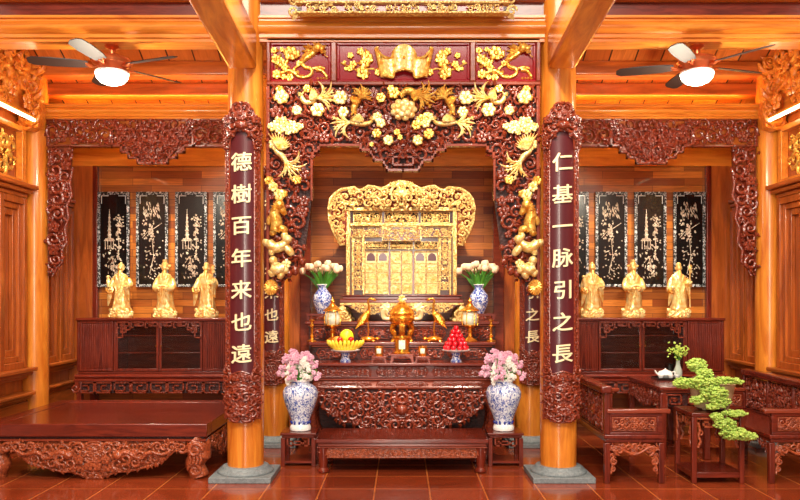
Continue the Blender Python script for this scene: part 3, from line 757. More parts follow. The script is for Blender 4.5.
for mir in (0, 1):
    put(bird([(303, 97), (303.5, 101), (307, 104.5), (313, 104), (318, 100)], .033, (317, 101), 6, -.1, .3, .13, (311, 103, .2, 1.3, .085, 6)), 'gilded_bird', 'pale_gold', mir)
    put(bird([(354, 115), (354.5, 110), (357, 105), (361, 101)], .042, (360, 102), 7, .55, 1.35, .088, (356, 108, .8, 2.1, .07, 6)), 'gilded_bird', 'gold', mir)
    put(bird([(373, 122), (369, 125), (362, 126), (354, 125), (349, 124)], .03, (351, 125), 6, 2.75, 3.5, .12, (364, 125, 1.9, 2.9, .09, 6)), 'gilded_bird', 'pale_gold', mir)
    put(bird([(276, 147), (278, 153), (283, 157), (287, 163), (291, 169)], .036, (286, 162), 6, -1.3, -.6, .13, (280, 152, .2, 2.0, .12, 8)), 'gilded_bird', 'pale_gold', mir)
    for a, b, r in ((281, 92, .035), (283, 99.5, .06), (308, 91, .035), (298, 112.5, .042), (318.5, 112, .06), (341, 100, .06), (344, 114, .045), (377.5, 119, .042), (381, 125, .042), (377, 135, .04), (388.5, 142, .045), (276, 146, .05), (270.5, 182, .04), (274.5, 188, .042), (281, 196, .05), (285, 195, .035), (298, 181, .04), (278, 100, .03), (290, 240, .02)):
        c = MB(); c.flower(ax(a), az(b), r*1.05, GY, 6, a*.7); put(c, 'gilded_flower', 'pale_gold' if r > .041 else 'gold', mir)
    c = MB(); rnd = random.Random(5)
    for a, b, r in ((274, 129, 4.5), (280, 124, 5.5), (286, 128, 5.5), (281, 132, 4.5), (293, 127, 5), (298, 129, 5), (290, 132, 4), (296, 132, 3.5), (285, 122, 3.5), (302, 128, 3), (271.5, 128, 3), (289, 134, 3)):
        c.flower(ax(a), az(b), r*ak, GY, 5, rnd.random())
    put(c, 'gilded_flower_cluster', 'pale_gold', mir)
    # rearing beasts climbing down each side
    def beast(parts):
        c = MB()
        for p_, w0, w1 in parts:
            q = smooth_pts(pp(*p_), 5); n = len(q)
            c.ridge(q, [w0+(w1-w0)*i/(n-1)+.012*sin(PI*i/(n-1)) for i in range(n)], GY, 1.3, 6)
        return c
    b = beast([([(281, 206), (276, 214), (278, 224), (276, 232)], .03, .045), ([(279, 204), (283, 210), (287, 216)], .03, .012), ([(277, 216), (271, 220), (270, 226)], .02, .01), ([(278, 228), (285, 230), (287, 235)], .026, .012), ([(276, 231), (272, 236)], .024, .012)])
    b.ball((ax(281), GY-.03, az(206)), .045, .04, .05, 8, 5)
    for i in range(7): b.leaf(ax(279), az(210), .4+i*.55, .06, .018, GY-.05)
    put(b, 'gilded_beast', 'gold', mir, 'rearing golden beast')
    b = beast([([(270, 243), (276, 248), (284, 246), (289, 240)], .04, .03), ([(268, 240), (267, 247)], .03, .014), ([(274, 249), (272, 256)], .024, .014), ([(286, 246), (291, 252), (294, 256)], .028, .016), ([(289, 240), (285, 236), (289, 234)], .02, .012)])
    b.ball((ax(289), GY-.03, az(240)), .045, .04, .04, 8, 5); put(b, 'gilded_beast', 'pale_gold', mir, 'crouching golden beast')
    b = beast([([(273, 268), (279, 270), (286, 267)], .04, .04), ([(277, 262), (276, 268)], .035, .03), ([(272, 270), (274, 277)], .024, .016), ([(286, 268), (288, 274)], .026, .014), ([(284, 272), (280, 279)], .024, .014)])
    b.ball((ax(275), GY-.03, az(261)), .04, .04, .04, 8, 5); b.flower(ax(288), az(264), .04, GY-.01)
    put(b, 'gilded_beast', 'pale_gold', mir, 'standing golden beast')
    c = MB(); u, v = ax(272.5), az(287.5)
    c.ball((u, GY, v), .06, .05, .07, 12, 8)
    for i in range(8): c.ridge([(u+.055*cos(PI*i/8)*j/3, v+.068*sin(PI*i/8)*j/3) for j in range(-3, 4)], .009, GY-.04)
    put(c, 'gilded_ball', 'gold', mir, 'openwork golden ball')
# middle blossom and crane above it
c = MB(); u, v = ax(403.5), az(112)
for k_, r in ((9, .085), (7, .055)):
    for i in range(k_): c.ball((u+r*cos(2*PI*i/k_), GY-.02-.02*(k_ == 7), v+r*.82*sin(2*PI*i/k_)), .036, .025, .032, 7, 5)
c.ball((u, GY-.04, v), .045, .035, .04, 8, 5); c.build('gilded_blossom', 'pale_gold', t, label='large golden peony in the middle')
bird([(401, 97), (406, 93), (413, 94), (420, 98)], .045, (417, 97), 7, -.8, .1, .12, (411, 96, -1.3, .3, .08, 7)).build('gilded_bird', 'gold', t)
for a, b, r in ((381, 100, .045), (394, 95, .055), (391, 91, .035), (397, 134, .03), (400, 139, .025), (372, 146, .02), (428, 136, .045), (421, 122, .05), (416, 127, .045), (427, 119, .045)):
    c = MB(); c.flower(ax(a), az(b), r, GY, 6, a*.3); c.build('gilded_flower', 'gold', t)
# ------------------------------------------------------------------ low platform in front of the altar
def platform_table(name, label, cat, x0, x1, y0, y1, h, mat_top, apron_h, seed, foot=.11, rim=.05):
    t = thing(name, label, cat, ((x0+x1)/2, (y0+y1)/2, 0))
    MB().box(x0, x1, y0, y1, h-.035, h).build('top', mat_top, t, bevel=.006)
    MB().box(x0+.02, x1-.02, y0+.02, y1-.02, h-.07, h-.036).box(x0+.01, x1-.01, y0+.01, y1-.01, h-.082, h-.071).build('moulding', 'frame_red', t, bevel=.006)
    return t
t = platform_table('low_platform', 'low red wooden platform on the floor under the front of the altar', 'platform', -.785, .785, 6.9, 7.5, .315, 'rose_x', .1, 1)
P = rectpoly(-.74, .74, .155, .231); c = MB(); scroll_fill(c, inpoly(P), (-.74, .74, .155, .231), .016, .03, 3, 6.935, 0, .28, 3, 900, .01, .72)
c.box(-.75, .75, 6.937, 6.96, .14, .232); c.build('carved_apron', 'bed_carved', t)
for x in (-.72, .72):
    for y in (6.97, 7.43):
        s = 1 if x > 0 else -1
        m = MB().lathe([(.035, 0), (.05, .012), (.05, .03), (.032, .05), (.036, .09), (.05, .18), (.052, .232)], 12, (x, y, 0), 1.1, 1.1)
        m.build('leg', 'rose_z', t)

# ------------------------------------------------------------------ altar: carved front table and stepped shelf behind
AF = 7.6; k6 = AF/F
hx = .90
t = thing('altar_table', 'dark red carved altar table with deep curving apron behind the low platform', 'table', (0, 7.78, 0))
zt = Z(363, AF)
MB().box(-hx, hx, AF-.03, 7.98, zt-.03, zt).build('tabletop', 'rose_x', t, bevel=.008)
def panelrow(z0, z1, n, y, seed, parent, hx_, nm='carved_panel'):
    for i in range(n):
        u0 = -hx_+2*hx_*(i+.04)/n; u1 = -hx_+2*hx_*(i+.96)/n
        P = rectpoly(u0, u1, z0, z1); c = MB(); h = z1-z0
        scroll_fill(c, inpoly(rectpoly(u0+.01, u1-.01, z0+.006, z1-.006)), (u0, u1, z0, z1), h*.14, h*.33, seed+i, y, (u0+u1)/2, .28, 3, 700, .008, .72)
        outline(c, [(u0+h*.3, z0), (u1-h*.3, z0), (u1, (z0+z1)/2), (u1-h*.3, z1), (u0+h*.3, z1), (u0, (z0+z1)/2)], .006, y)
        c.build(nm, 'red_carved', parent)
# drawer band
MB().box(-hx+.03, hx-.03, AF+.02, 7.96, Z(379, AF), zt-.031).build('drawer_band', 'rose_x', t, bevel=.004)
panelrow(Z(377, AF), Z(367, AF), 3, AF+.02, 50, t, hx-.05)
MB().sweep([(AF+.03, Z(389.5, AF)), (AF-.02, Z(389, AF)), (AF-.03, Z(387, AF)), (AF-.0, Z(382, AF)), (AF+.015, Z(380.5, AF)), (AF-.01, Z(380, AF)), (AF-.01, Z(379, AF)-.001), (7.9, Z(379, AF)-.001), (7.9, Z(389.5, AF))], -hx+.01, hx-.01).build('waist_moulding', 'frame_red', t)
panelrow(Z(387.5, AF), Z(382, AF), 3, AF-.018, 60, t, hx-.06, 'carved_moulding')
# apron: deep curving fringe with dragons and a central pearl
za = Z(389.8, AF)
A = [(0, 430), (22, 430), (35, 428.5), (48, 425), (58, 424), (66, 419), (74, 413), (80, 406), (86, 401), (88, 390), (0, 390)]
P = [(a*k6, Z(b, AF)) for a, b in A]; Pm = [(-x, z) for x, z in reversed(P[1:-1])]
ins = inpoly(P+[(-.001, za), ] )
c = MB(); scroll_fill(c, lambda x, z: inpoly(P)(abs(x)+1e-4, z), (-88*k6, 88*k6, Z(430, AF), za), .022, .06, 15, AF-.01, 0, .28, 3, 3500, .05, .64)
for a, b in A[1:9]:
    for s in (-1, 1): c.leaf(s*a*k6, Z(b, AF)+.02, -PI/2, .06, .02, AF-.01)
c.build('apron_carving', 'red_carved', t)
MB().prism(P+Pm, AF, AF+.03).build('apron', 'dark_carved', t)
c = MB().ball((0, AF-.05, Z(409, AF)), .055, .05, .055, 16, 10); c.build('pearl', 'frame_red', t)
c = MB()
for rr in (.07, .085): c.ridge([(rr*cos(a*PI/16), Z(409, AF)+rr*sin(a*PI/16)) for a in range(33)], .01, AF-.03)
for q in range(9): c.leaf(0, Z(404, AF), PI*q/8, .13, .025, AF-.03)
c.build('pearl_halo', 'red_carved', t)
for s in (-1, 1):
    for y in (AF+.05, 7.85):
        path = [(s*.82, y, za), (s*.88, y-.01, za-.08), (s*.92, y-.02, za-.2), (s*.90, y-.01, za-.36), (s*.85, y, za-.5), (s*.84, y, za-.62), (s*.88, y-.03, .03)]
        m = MB().tube(smooth_pts(path, 5), [.085, .085, .084, .083, .082, .08, .078, .076, .074, .072, .068, .066, .062, .06, .056, .054, .05, .05, .05, .05, .05, .05, .052, .054, .056, .058, .06, .06, .06, .06, .06][:31], 8)
        m.box(s*.88-.07, s*.88+.07, y-.1, y+.06, 0, .03); m.build('leg', 'red_carved', t)

def shelf(name, label, x, y0, y1, z0, z1, parent=None, seed=1, rows=4, lip=.03, front=.06):
    t = thing(name, label, 'shelf', (0, (y0+y1)/2, 0))
    MB().box(-x, x, y0-lip, y1, z1-.035, z1).build('shelf_board', 'rose_x', t, bevel=.008)
    MB().box(-x+.03, x-.03, y0-lip*.6, y1, z1-.055, z1-.036).build('moulding', 'frame_red', t, bevel=.006)
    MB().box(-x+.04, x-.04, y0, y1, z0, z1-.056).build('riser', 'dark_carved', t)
    panelrow(z0+.015, z1-.07, rows, y0, seed, t, x-.06)
    return t
t1 = Z(342, 7.98)
shelf('altar_shelf', 'lower carved altar shelf step just behind the front table', .98, 8.0, 8.3, .0, t1, None, 80, 1)
for o in list(kids(bpy.data.objects['altar_shelf'])):
    if o.name.startswith('carved_panel'):
        me = o.data; bpy.data.objects.remove(o); bpy.data.meshes.remove(me)
panelrow(zt+.015, t1-.07, 4, 8.0, 80, bpy.data.objects['altar_shelf'], .92)
t2 = Z(321.5, 8.3)
s2 = shelf('altar_shelf', 'upper carved altar shelf step carrying the gilded shrine', 1.06, 8.32, 9.2, 0, t2, None, 90, 1)
for o in list(kids(s2)):
    if o.name.startswith('carved_panel'):
        me = o.data; bpy.data.objects.remove(o); bpy.data.meshes.remove(me)
panelrow(t1+.015, t2-.07, 4, 8.32, 95, s2, 1.0)

# ------------------------------------------------------------------ gilded low table under the shrine
gy = 8.5; gk = gy/F
t = thing('gilded_stand', 'low gilded carved table under the shrine base', 'stand', (0, 8.7, t2))
zg = Z(303, gy); xg = 62*gk
MB().box(-xg, xg, gy, 9.1, zg-.025, zg).build('top', 'shrine_gold', t, bevel=.006)
c = MB(); A = [(0, 316), (12, 317), (25, 314), (38, 315), (48, 310), (54, 306), (62, 304), (0, 304)]
P = [(a*gk, Z(b, gy)) for a, b in A]
scroll_fill(c, lambda x, z: inpoly(P)(abs(x)+1e-4, z), (-xg, xg, t2, zg), .016, .045, 3, gy-.01, 0, .3, 3, 1500, .03, .66)
c.build('apron_carving', 'shrine_gold', t)
MB().prism(P+[(-x, z) for x, z in reversed(P[1:-1])], gy+.005, gy+.02).build('apron', 'rose_x', t)
for s in (-1, 1):
    for y in (gy+.04, 9.04):
        m = MB().tube(smooth_pts([(s*(xg-.05), y, zg-.06), (s*(xg-.01), y-.02, zg-.1), (s*(xg-.06), y, zg-.15), (s*(xg-.04), y-.02, t2+.04)], 5), [.035]+[.055]*4+[.058]*5+[.05]*5+[.035], 8, 1)
        m.box(s*(xg-.05)-.08, s*(xg-.05)+.08, y-.07, y+.05, t2+.0005, t2+.03)
        if y < 8.9: m.spiral(s*(xg-.06), t2+.07, .06, 1.3, s, 0, .016, y-.06)
        m.build('leg', 'shrine_gold', t)

# ------------------------------------------------------------------ gilded shrine
sy = 8.55; k8 = sy/F
def sx(px): return (px-401.5)*k8-.006
def sz(py): return Z(py, sy)
t = thing('gilded_shrine', 'tall gilded openwork ancestral shrine with small doors and flaring carved crown', 'shrine', (0, 8.8, zg))
q = MB().box(sx(340), sx(463), sy-.04, 9.1, zg+.001, sz(299.5)).box(sx(343), sx(460), sy-.02, 9.08, sz(299.5), sz(296.5)).box(sx(341), sx(462), sy-.03, 9.09, sz(296.5), sz(295)); q.build('base', 'rose_x', t, bevel=.006)
MB().box(sx(347), sx(456), sy+.09, 9.05, sz(295)+.001, sz(203)).build('body', 'rose_z', t)
for a, b, a2, b2 in ((346, 350, 0, 0), (453, 457, 0, 0)):
    m = MB().box(sx(a), sx(b), sy, sy+.12, sz(295)+.001, sz(207)); m.build('corner_post', 'shrine_gold', t, bevel=.006)
for a, b in ((351.5, 353.5), (449.5, 451.5), (362.5, 364.5), (438.5, 440.5)):
    MB().box(sx(a), sx(b), sy+.03, sy+.1, sz(295)+.001, sz(237)).build('post', 'shrine_gold', t, bevel=.004)
def cell(a, b, c_, d, y, seed, ground='rose_z', mat='shrine_gold', n=700, r0=.012, r1=.034, fr=.008, nm='openwork_panel', sym=True):
    """a framed openwork panel between px a..b, c_..d (c_ is upper)"""
    x0, x1, z0, z1 = sx(a), sx(b), sz(d), sz(c_)
    m = MB(); ins = inpoly(rectpoly(x0+fr, x1-fr, z0+fr, z1-fr))
    scroll_fill(m, ins, (x0, x1, z0, z1), r0, r1, seed, y-.008, (x0+x1)/2 if sym else None, .3, 2, n, .012, .8)
    m.box(x0, x1, y-.022, y, z1-fr, z1).box(x0, x1, y-.022, y, z0, z0+fr).box(x0, x0+fr, y-.022, y, z0+fr, z1-fr).box(x1-fr, x1, y-.022, y, z0+fr, z1-fr)
    o = m.build(nm, mat, t)
    MB().box(x0, x1, y, y+.012, z0, z1).build('ground', ground, o)
    return o
# long bead rails and the frieze row under the crown
MB().box(sx(347), sx(456), sy-.01, sy+.12, sz(211), sz(207)).build('rail', 'shrine_gold', t, bevel=.006)
MB().box(sx(350), sx(453), sy+.0, sy+.12, sz(226), sz(223)).build('rail', 'shrine_gold', t, bevel=.006)
for a, b in ((353, 382), (384.5, 418.5), (421, 450)):
    cell(a, b, 211.5, 222.5, sy+.05, int(a), 'dark_carved')
for a, b in ((350, 381.5), (421.5, 453)):
    cell(a, b, 226.5, 237, sy+.04, int(a)+1, 'rose_z', r1=.026)
cell(382, 421, 226.5, 241, sy+.02, 7, 'rose_z', r1=.03)
cell(353.5, 362.5, 237.5, 290, sy+.05, 31, 'rose_z', r1=.03); cell(440.5, 449.5, 237.5, 290, sy+.05, 32, 'rose_z', r1=.03)
for a, b in ((365, 388.5), (390, 413), (414.5, 438)):
    cell(a, b, 241.5, 249, sy+.05, int(a)+9, 'dark_carved', r1=.022)
# doors: two middle leaves carved all over, four side leaves with little dark windows
def door(a, b, win, seed):
    x0, x1, z0, z1 = sx(a), sx(b), sz(294), sz(250.5); y = sy+.06
    d = MB().box(x0, x1, y, y+.025, z0, z1).build('door', 'cream', t, bevel=.004)
    m = MB(); w_ = .009
    for u in (x0+w_/2, x1-w_/2): m.box(u-w_/2, u+w_/2, y-.012, y, z0, z1)
    for zz in (z0+.006, z1-.006, sz(263), sz(272), sz(283)): m.box(x0+w_, x1-w_, y-.012, y, zz-.006, zz+.006)
    m.build('door_frame', 'shrine_gold', d, bevel=.002)
    if win:
        xm = (x0+x1)/2; hw = (x1-x0)*.36
        wp = [(xm-hw, sz(260.5)), (xm+hw, sz(260.5)), (xm+hw, sz(256)), (xm+hw*.6, sz(253.6)), (xm, sz(252.6)), (xm-hw*.6, sz(253.6)), (xm-hw, sz(256))]
        MB().prism(wp, y-.006, y).build('door_window', 'plaque', d)
    for i, (c_, e) in enumerate(((251, 262.4), (264, 271.4), (273, 282.4), (284, 293.2))):
        if win and i == 0: continue
        m = MB(); r = rectpoly(x0+w_, x1-w_, sz(e), sz(c_))
        scroll_fill(m, inpoly(r), (x0, x1, sz(e), sz(c_)), .011, .028, seed+i, y, None, .3, 3, 350, .006, .68)
        m.build('door_carving', 'pale_gold', d)
for i, (a, b, w_) in enumerate(((365, 376.5, 1), (377, 388.5, 1), (390.5, 401.2, 0), (401.8, 412.5, 0), (414.5, 426, 1), (426.5, 438, 1))):
    door(a, b, w_, 10*i)
# crown and flaring wings
CRN = [(0, 182), (8, 183.5), (14, 187), (20, 189.5), (27, 187.5), (33, 186.5), (38, 190), (43, 191), (47, 188), (53, 189), (59, 190), (66, 195), (70, 201), (71.5, 210), (70.5, 222), (67, 232), (63, 239), (60, 245), (56, 244), (55, 207.5), (0, 207.5)]
P = [(a*k8, sz(b)) for a, b in CRN]
c = MB(); scroll_fill(c, lambda x, z: inpoly(P)(abs(x)+1e-4, z), (-72*k8, 72*k8, sz(246), sz(182)), .018, .055, 61, sy-.02, 0, .3, 3, 4000, .05, .76)
pl = P[:-2]; o_ = MB(); outline(o_, pl, .02, sy-.02, False); o_.mirror(); c.add(o_.v, o_.f)
c.map(lambda p: (p[0]-.006, p[1]-.10*max(0, (abs(p[0])-.58)/.22), p[2])); c.build('crown_carving', 'shrine_gold', t)
full = P[:-1]+[(0, sz(207.5))]
g = MB().prism([(-x, z) for x, z in reversed(P[1:-1])]+P[:-1], sy+.0, sy+.03)
g.build('crown_ground', 'red_carved', t)
c = MB(); u, v = sx(402), sz(193)
for i in range(7): c.leaf(u, v-.05, PI*(.12+.76*i/6), .12, .035, sy-.05)
c.ball((u, sy-.06, v-.01), .06, .03, .05, 10, 6)
c.ridge([(u+.13*cos(a), v-.03+.13*sin(a)) for a in [PI*i/14 for i in range(15)]], .016, sy-.04)
c.build('lotus_carving', 'pale_gold', t)

# ------------------------------------------------------------------ altar ware
def lathe_thing(name, label, cat, prof, mat, loc, group=None, n=20, part='body'):
    t = thing(name, label, cat, loc, group)
    MB().lathe(prof, n).build(part, mat, t, off=False); return t
# blue and white vases with tulips on carved bases
tul = None
for s, side in ((-1, 'bed'), (1, 'tea table')):
    y = 8.5; x = X(322.5, y) if s < 0 else X(479, y)
    b = thing('vase_stand', 'small dark carved base under the tulip vase on the '+side+' side of the shrine', 'stand', (x, y, t2), 'carved bases under tulip vases')
    m = MB().box(-.17, .17, -.11, .11, .06, .085).box(-.16, .16, -.1, .1, .0, .012)
    m.build('board', 'rose_x', b, off=False)
    for sx_ in (-1, 1):
        for sy_ in (-1, 1): MB().box(sx_*.15-.015, sx_*.15+.015, sy_*.09-.015, sy_*.09+.015, .012, .06).build('leg', 'rose_x', b, off=False)
    c = MB(); scroll_fill(c, inpoly(rectpoly(-.13, .13, .014, .058)), (-.13, .13, .014, .058), .01, .022, 4, -.1, 0, .3, 3, 300, .01, .7); c.build('fretwork', 'red_carved', b, off=False)
    v = thing('vase', 'blue and white bulbous vase holding cream tulips on the '+side+' side of the shrine', 'vase', (x, y, t2+.085), 'blue and white tulip vases')
    MB().lathe([(.055, 0), (.06, .01), (.07, .03), (.098, .1), (.108, .15), (.1, .2), (.068, .245), (.05, .27), (.05, .295), (.062, .315), (.064, .322), (.055, .322), (.045, .30), (.04, .27)], 28).build('body', 'porcelain_small', v, off=False)
    MB().lathe([(.063, .316), (.066, .32), (.063, .325), (.056, .324)], 28).build('rim', 'white', v, off=False)
    rnd = random.Random(9)
    for i in range(19):
        a = 2*PI*i*.618; rr = .03+.2*math.sqrt((i+.3)/19); hx_ = rr*cos(a); hy_ = rr*.7*sin(a)
        hz = .25-.35*rr+rnd.uniform(-.02, .04)
        lb = 'cream tulip in the blue and white vase on the '+side+' side of the shrine'
        T = thing('tulip', lb, 'flower', (x, y, t2+.375), 'cream tulips in the vase on the '+side+' side')
        MB().tube([(hx_*.12, hy_*.12, -.06), (hx_*.4, hy_*.4, hz*.5), (hx_, hy_, hz)], .006, 5).build('stem', 'stem', T, off=False)
        m = MB()
        for p_ in range(4):
            pa = p_*PI/2; m.ball((hx_+.012*cos(pa), hy_+.012*sin(pa), hz+.024), .023, .023, .038, 7, 6)
        m.build('bloom', 'tulip', T, off=False)
        m = MB(); m.tube([(hx_*.1, hy_*.1, -.04), (hx_*.5+.01, hy_*.5, hz*.45), (hx_*.8+.02, hy_*.8, hz*.8)], [.008, .016, .002], 4, .3); m.build('leaf', 'stem', T, off=False)
# lantern candlesticks
for s, side in ((-1, 'bed'), (1, 'tea table')):
    y = 8.12; x = X(332.5, y) if s < 0 else X(470, y)
    T = thing('altar_lantern', 'brass altar lantern with a milky glass body on the '+side+' side of the altar', 'lantern', (x, y, t1), 'brass altar lanterns')
    MB().lathe([(.075, 0), (.078, .012), (.05, .03), (.022, .05), (.018, .09), (.035, .1), (.018, .112), (.02, .14), (.05, .155), (.075, .165), (.075, .175)], 20).build('base', 'bronze', T, off=False)
    MB().lathe([(.06, .176), (.078, .2), (.082, .25), (.076, .3), (.06, .318)], 20).build('glass_body', 'lantern', T, off=False)
    for i in range(6):
        a = i*PI/3; MB().tube([(.08*cos(a), .08*sin(a), .172), (.086*cos(a), .086*sin(a), .25), (.07*cos(a), .07*sin(a), .322)], .006, 5).build('rib', 'bronze', T, off=False)
    MB().lathe([(.075, .319), (.105, .326), (.1, .334), (.06, .36), (.035, .385), (.03, .4), (.015, .41), (.025, .428), (.012, .445), (.004, .47)], 20).build('roof', 'bronze', T, off=False)
    y = 8.1; x = X(312, y) if s < 0 else X(491, y)
    T = thing('candlestick', 'slim brass candlestick on the '+side+' end of the lower altar shelf', 'candlestick', (x, y, t1), 'slim brass candlesticks')
    MB().lathe([(.05, 0), (.05, .008), (.02, .02), (.014, .04), (.026, .055), (.012, .07), (.014, .15), (.026, .165), (.013, .18), (.014, .21), (.028, .22), (.03, .232), (.02, .232)], 16).build('stem', 'bronze', T, off=False)
# cranes standing on turtles
for s, side in ((-1, 'bed'), (1, 'tea table')):
    y = 8.08; x = X(368, y) if s < 0 else X(434.5, y)
    T = thing('crane_statue', 'brass crane on a turtle, the one on the '+side+' side of the censer', 'statue', (x, y, t1), 'brass crane statues')
    d = s    # the breast faces outwards, the beak points back over it
    m = MB(); m.ball((0, 0, .028), .085, .06, .03, 14, 6); m.ball((-d*.1, 0, .03), .025, .02, .018, 8, 5)
    for a in (-.06, .06):
        for b in (-.04, .04): m.ball((a, b, .008), .02, .015, .01, 6, 4)
    m.build('turtle_base', 'bronze', T, off=False)
    for b in (-.014, .014): MB().tube([(0, b, .04), (-d*.005, b, .12), (d*.0, b, .22)], .008, 6).build('leg', 'bronze', T, off=False)
    m = MB().tube(smooth_pts([(d*.1, 0, .16), (d*.08, 0, .2), (d*.03, 0, .26), (-d*.005, 0, .32), (-d*.01, 0, .38), (-d*.0, 0, .43), (-d*.02, 0, .455), (-d*.05, 0, .45), (-d*.09, 0, .43)], 5),
              [.004]+[.008+.042*sin(PI*i/15) for i in range(15)]+[.014-.0004*i for i in range(12)]+[.01]*7+[.014]*3+[.007, .004, .003], 8)
    m.build('body', 'bronze', T, off=False)
    for b in (-1, 1):
        m = MB()
        for i in range(5): m.tube([(d*.02, b*.04, .28), (d*.06, b*.05, .24-.01*i), (d*(.1+.008*i), b*.045, .2-.016*i)], [.02, .016, .003], 5, .5)
        m.build('wing', 'bronze', T, off=False)
# three-legged censer in the middle
y = 8.14; x = 0.0
T = thing('incense_burner', 'tall brass three-legged censer with dragon handles in the middle of the altar', 'incense burner', (x, y, t1))
MB().lathe([(.06, .17), (.11, .185), (.135, .22), (.14, .25), (.125, .275), (.13, .285), (.14, .29), (.14, .3)], 26).build('bowl', 'bronze', T, off=False)
MB().lathe([(.135, .301), (.128, .32), (.1, .36), (.06, .385), (.05, .395), (.052, .41), (.03, .42)], 26).build('lid', 'bronze', T, off=False)
m = MB(); m.ball((0, 0, .445), .035, .035, .03, 10, 6); m.ball((0, -.02, .475), .022, .022, .022, 8, 5)
for i in range(8): m.leaf(0, .45, i*PI/4, .05, .014, -.02)
m.build('lion_knob', 'pale_gold', T, off=False)
for i in range(3):
    a = -PI/2+i*2*PI/3
    MB().tube(smooth_pts([(.09*cos(a), .09*sin(a), .19), (.12*cos(a), .12*sin(a), .13), (.09*cos(a), .09*sin(a), .06), (.11*cos(a), .11*sin(a), .0)], 4), [.036]*4+[.032]*4+[.024]*4+[.032], 8).build('leg', 'bronze', T, off=False)
for s in (-1, 1):
    m = MB().tube(smooth_pts([(s*.13, 0, .24), (s*.19, 0, .25), (s*.2, -.01, .31), (s*.17, -.02, .37), (s*.14, -.02, .36)], 5), [.02]*5+[.026]*5+[.032]*5+[.034]*5+[.018], 8)
    m.ball((s*.175, -.02, .37), .045, .035, .035, 8, 5)
    for i in range(6): m.leaf(s*.18, .36, i*PI/3, .065, .02, -.04)
    m.build('dragon_handle', 'cream', T, off=False)  # cream puts the white glare on the brass handles into their colour
# front row: incense pot and two cups on little stands
def ware_stand(x, y, wd, h, label):
    T = thing('ware_stand', label, 'stand', (x, y, zt))
    MB().box(-wd, wd, -wd*.7, wd*.7, h-.018, h).build('board', 'frame_red', T, bevel=.003, off=False)
    for a in (-1, 1):
        for b in (-1, 1):
            m = MB(); u = a*wd*.86; m.prism([(u-a*wd*.0, 0), (u+a*wd*.16, 0), (u+a*wd*.1, h-.018), (u-a*wd*.5, h-.018), (u-a*wd*.14, h*.5)], b*wd*.6-.012, b*wd*.6+.012); m.build('leg', 'frame_red', T, off=False)
    c = MB(); c.spiral(0, h*.55, h*.18, 1.4, 1, 0, h*.05, -wd*.65); c.spiral(-wd*.3, h*.6, h*.14, 1.4, -1, 0, h*.04, -wd*.65); c.spiral(wd*.3, h*.6, h*.14, 1.4, 1, PI, h*.04, -wd*.65)
    c.box(-wd*.6, wd*.6, -wd*.65, -wd*.62, h*.45, h-.018); c.build('apron', 'red_carved', T, off=False)
y = 7.72
ware_stand(0, y, .115, .085, 'larger wooden stand under the brass incense pot')
T = thing('incense_pot', 'brass cylinder incense pot with a pale medallion before the censer', 'incense pot', (0, y, zt+.085))
MB().lathe([(.085, 0), (.088, .012), (.075, .022), (.072, .06), (.078, .12), (.08, .15), (.092, .162), (.092, .176), (.075, .176), (.07, .1)], 24).build('body', 'bronze', T, off=False)
m = MB().lathe([(.081, .05), (.083, .06), (.084, .13), (.082, .14)], 8, a0=-PI/2-.4, a1=-PI/2+.4); m.build('medallion', 'lantern', T, off=False)
for s, px_, nm in ((-1, 379, 'bed'), (1, 422.5, 'tea table')):
    x = X(px_, y)
    ware_stand(x, y, .072, .06, 'small wooden stand under the brass cup on the '+nm+' side')
    T = thing('cup', 'small brass cup with a pale medallion on the '+nm+' side of the incense pot', 'cup', (x, y, zt+.06), 'brass cups on the altar')
    MB().lathe([(.036, 0), (.04, .01), (.042, .04), (.044, .08), (.047, .1), (.04, .1), (.036, .05)], 18).build('body', 'bronze', T, off=False)
    MB().lathe([(.0445, .03), (.046, .04), (.047, .075), (.046, .08)], 6, a0=-PI/2-.5, a1=-PI/2+.5).build('medallion', 'lantern', T, off=False)
# footed dishes with fruit
def dish(px_, label):
    x = X(px_, 7.75)
    T = thing('footed_dish', label, 'dish', (x, 7.75, zt), 'blue and white footed dishes')
    MB().lathe([(.055, 0), (.057, .012), (.044, .03), (.04, .06), (.05, .09), (.06, .095)], 20).build('foot', 'porcelain_small', T, off=False)
    MB().lathe([(.055, .0951), (.1, .103), (.145, .118), (.147, .124), (.1, .112), (.02, .106)], 26).build('plate', 'white', T, off=False)
    return x, 7.75, zt+.118
x, y, z = dish(345.5, 'blue and white footed dish of bananas and mixed fruit')
T = thing('banana_bunch', 'yellow banana bunch fanned round the footed dish', 'fruit', (x, y, z))
for i in range(13):
    a = PI+PI*i/12+.0; c_, s_ = cos(a), sin(a)*.75
    lo = .05; hi = .155+.02*abs(cos(a))
    pts = smooth_pts([(lo*c_, lo*s_, .005), ((lo+.05)*c_, (lo+.06)*s_, .02), (hi*.93*c_, hi*s_, .06), (hi*1.05*c_, hi*.98*s_, .105)], 4)
    MB().tube(pts, [.01]+[.0165]*(len(pts)-3)+[.011, .005], 7).build('banana', 'banana', T, off=False)
def fruit(name, label, cat, mat, loc, r, rz=None, stem=True, group=None):
    T = thing(name, label, cat, loc, group)
    MB().ball((0, 0, 0), r, r, rz or r, 16, 10).build('flesh', mat, T, off=False)
    if stem: MB().tube([(0, 0, (rz or r)*.93), (r*.05, 0, (rz or r)*1.12)], r*.06, 5).build('stem', 'bark', T, off=False)
    return T
fruit('pomelo', 'yellow green pomelo on top of the bananas', 'fruit', 'pomelo', (x+.01, y+.02, z+.135), .072, .078)
fruit('apple', 'red apple tucked among bananas nearer the candlestick', 'fruit', 'apple', (x-.05, y-.07, z+.11), .03)
fruit('apple', 'red apple tucked among bananas nearer the censer', 'fruit', 'apple', (x+.06, y-.07, z+.112), .03)
fruit('peach', 'orange peach behind the bananas', 'fruit', 'peach', (x-.085, y+.0, z+.1), .042)
x, y, z = dish(456, 'blue and white footed dish under the red fruit pyramid')
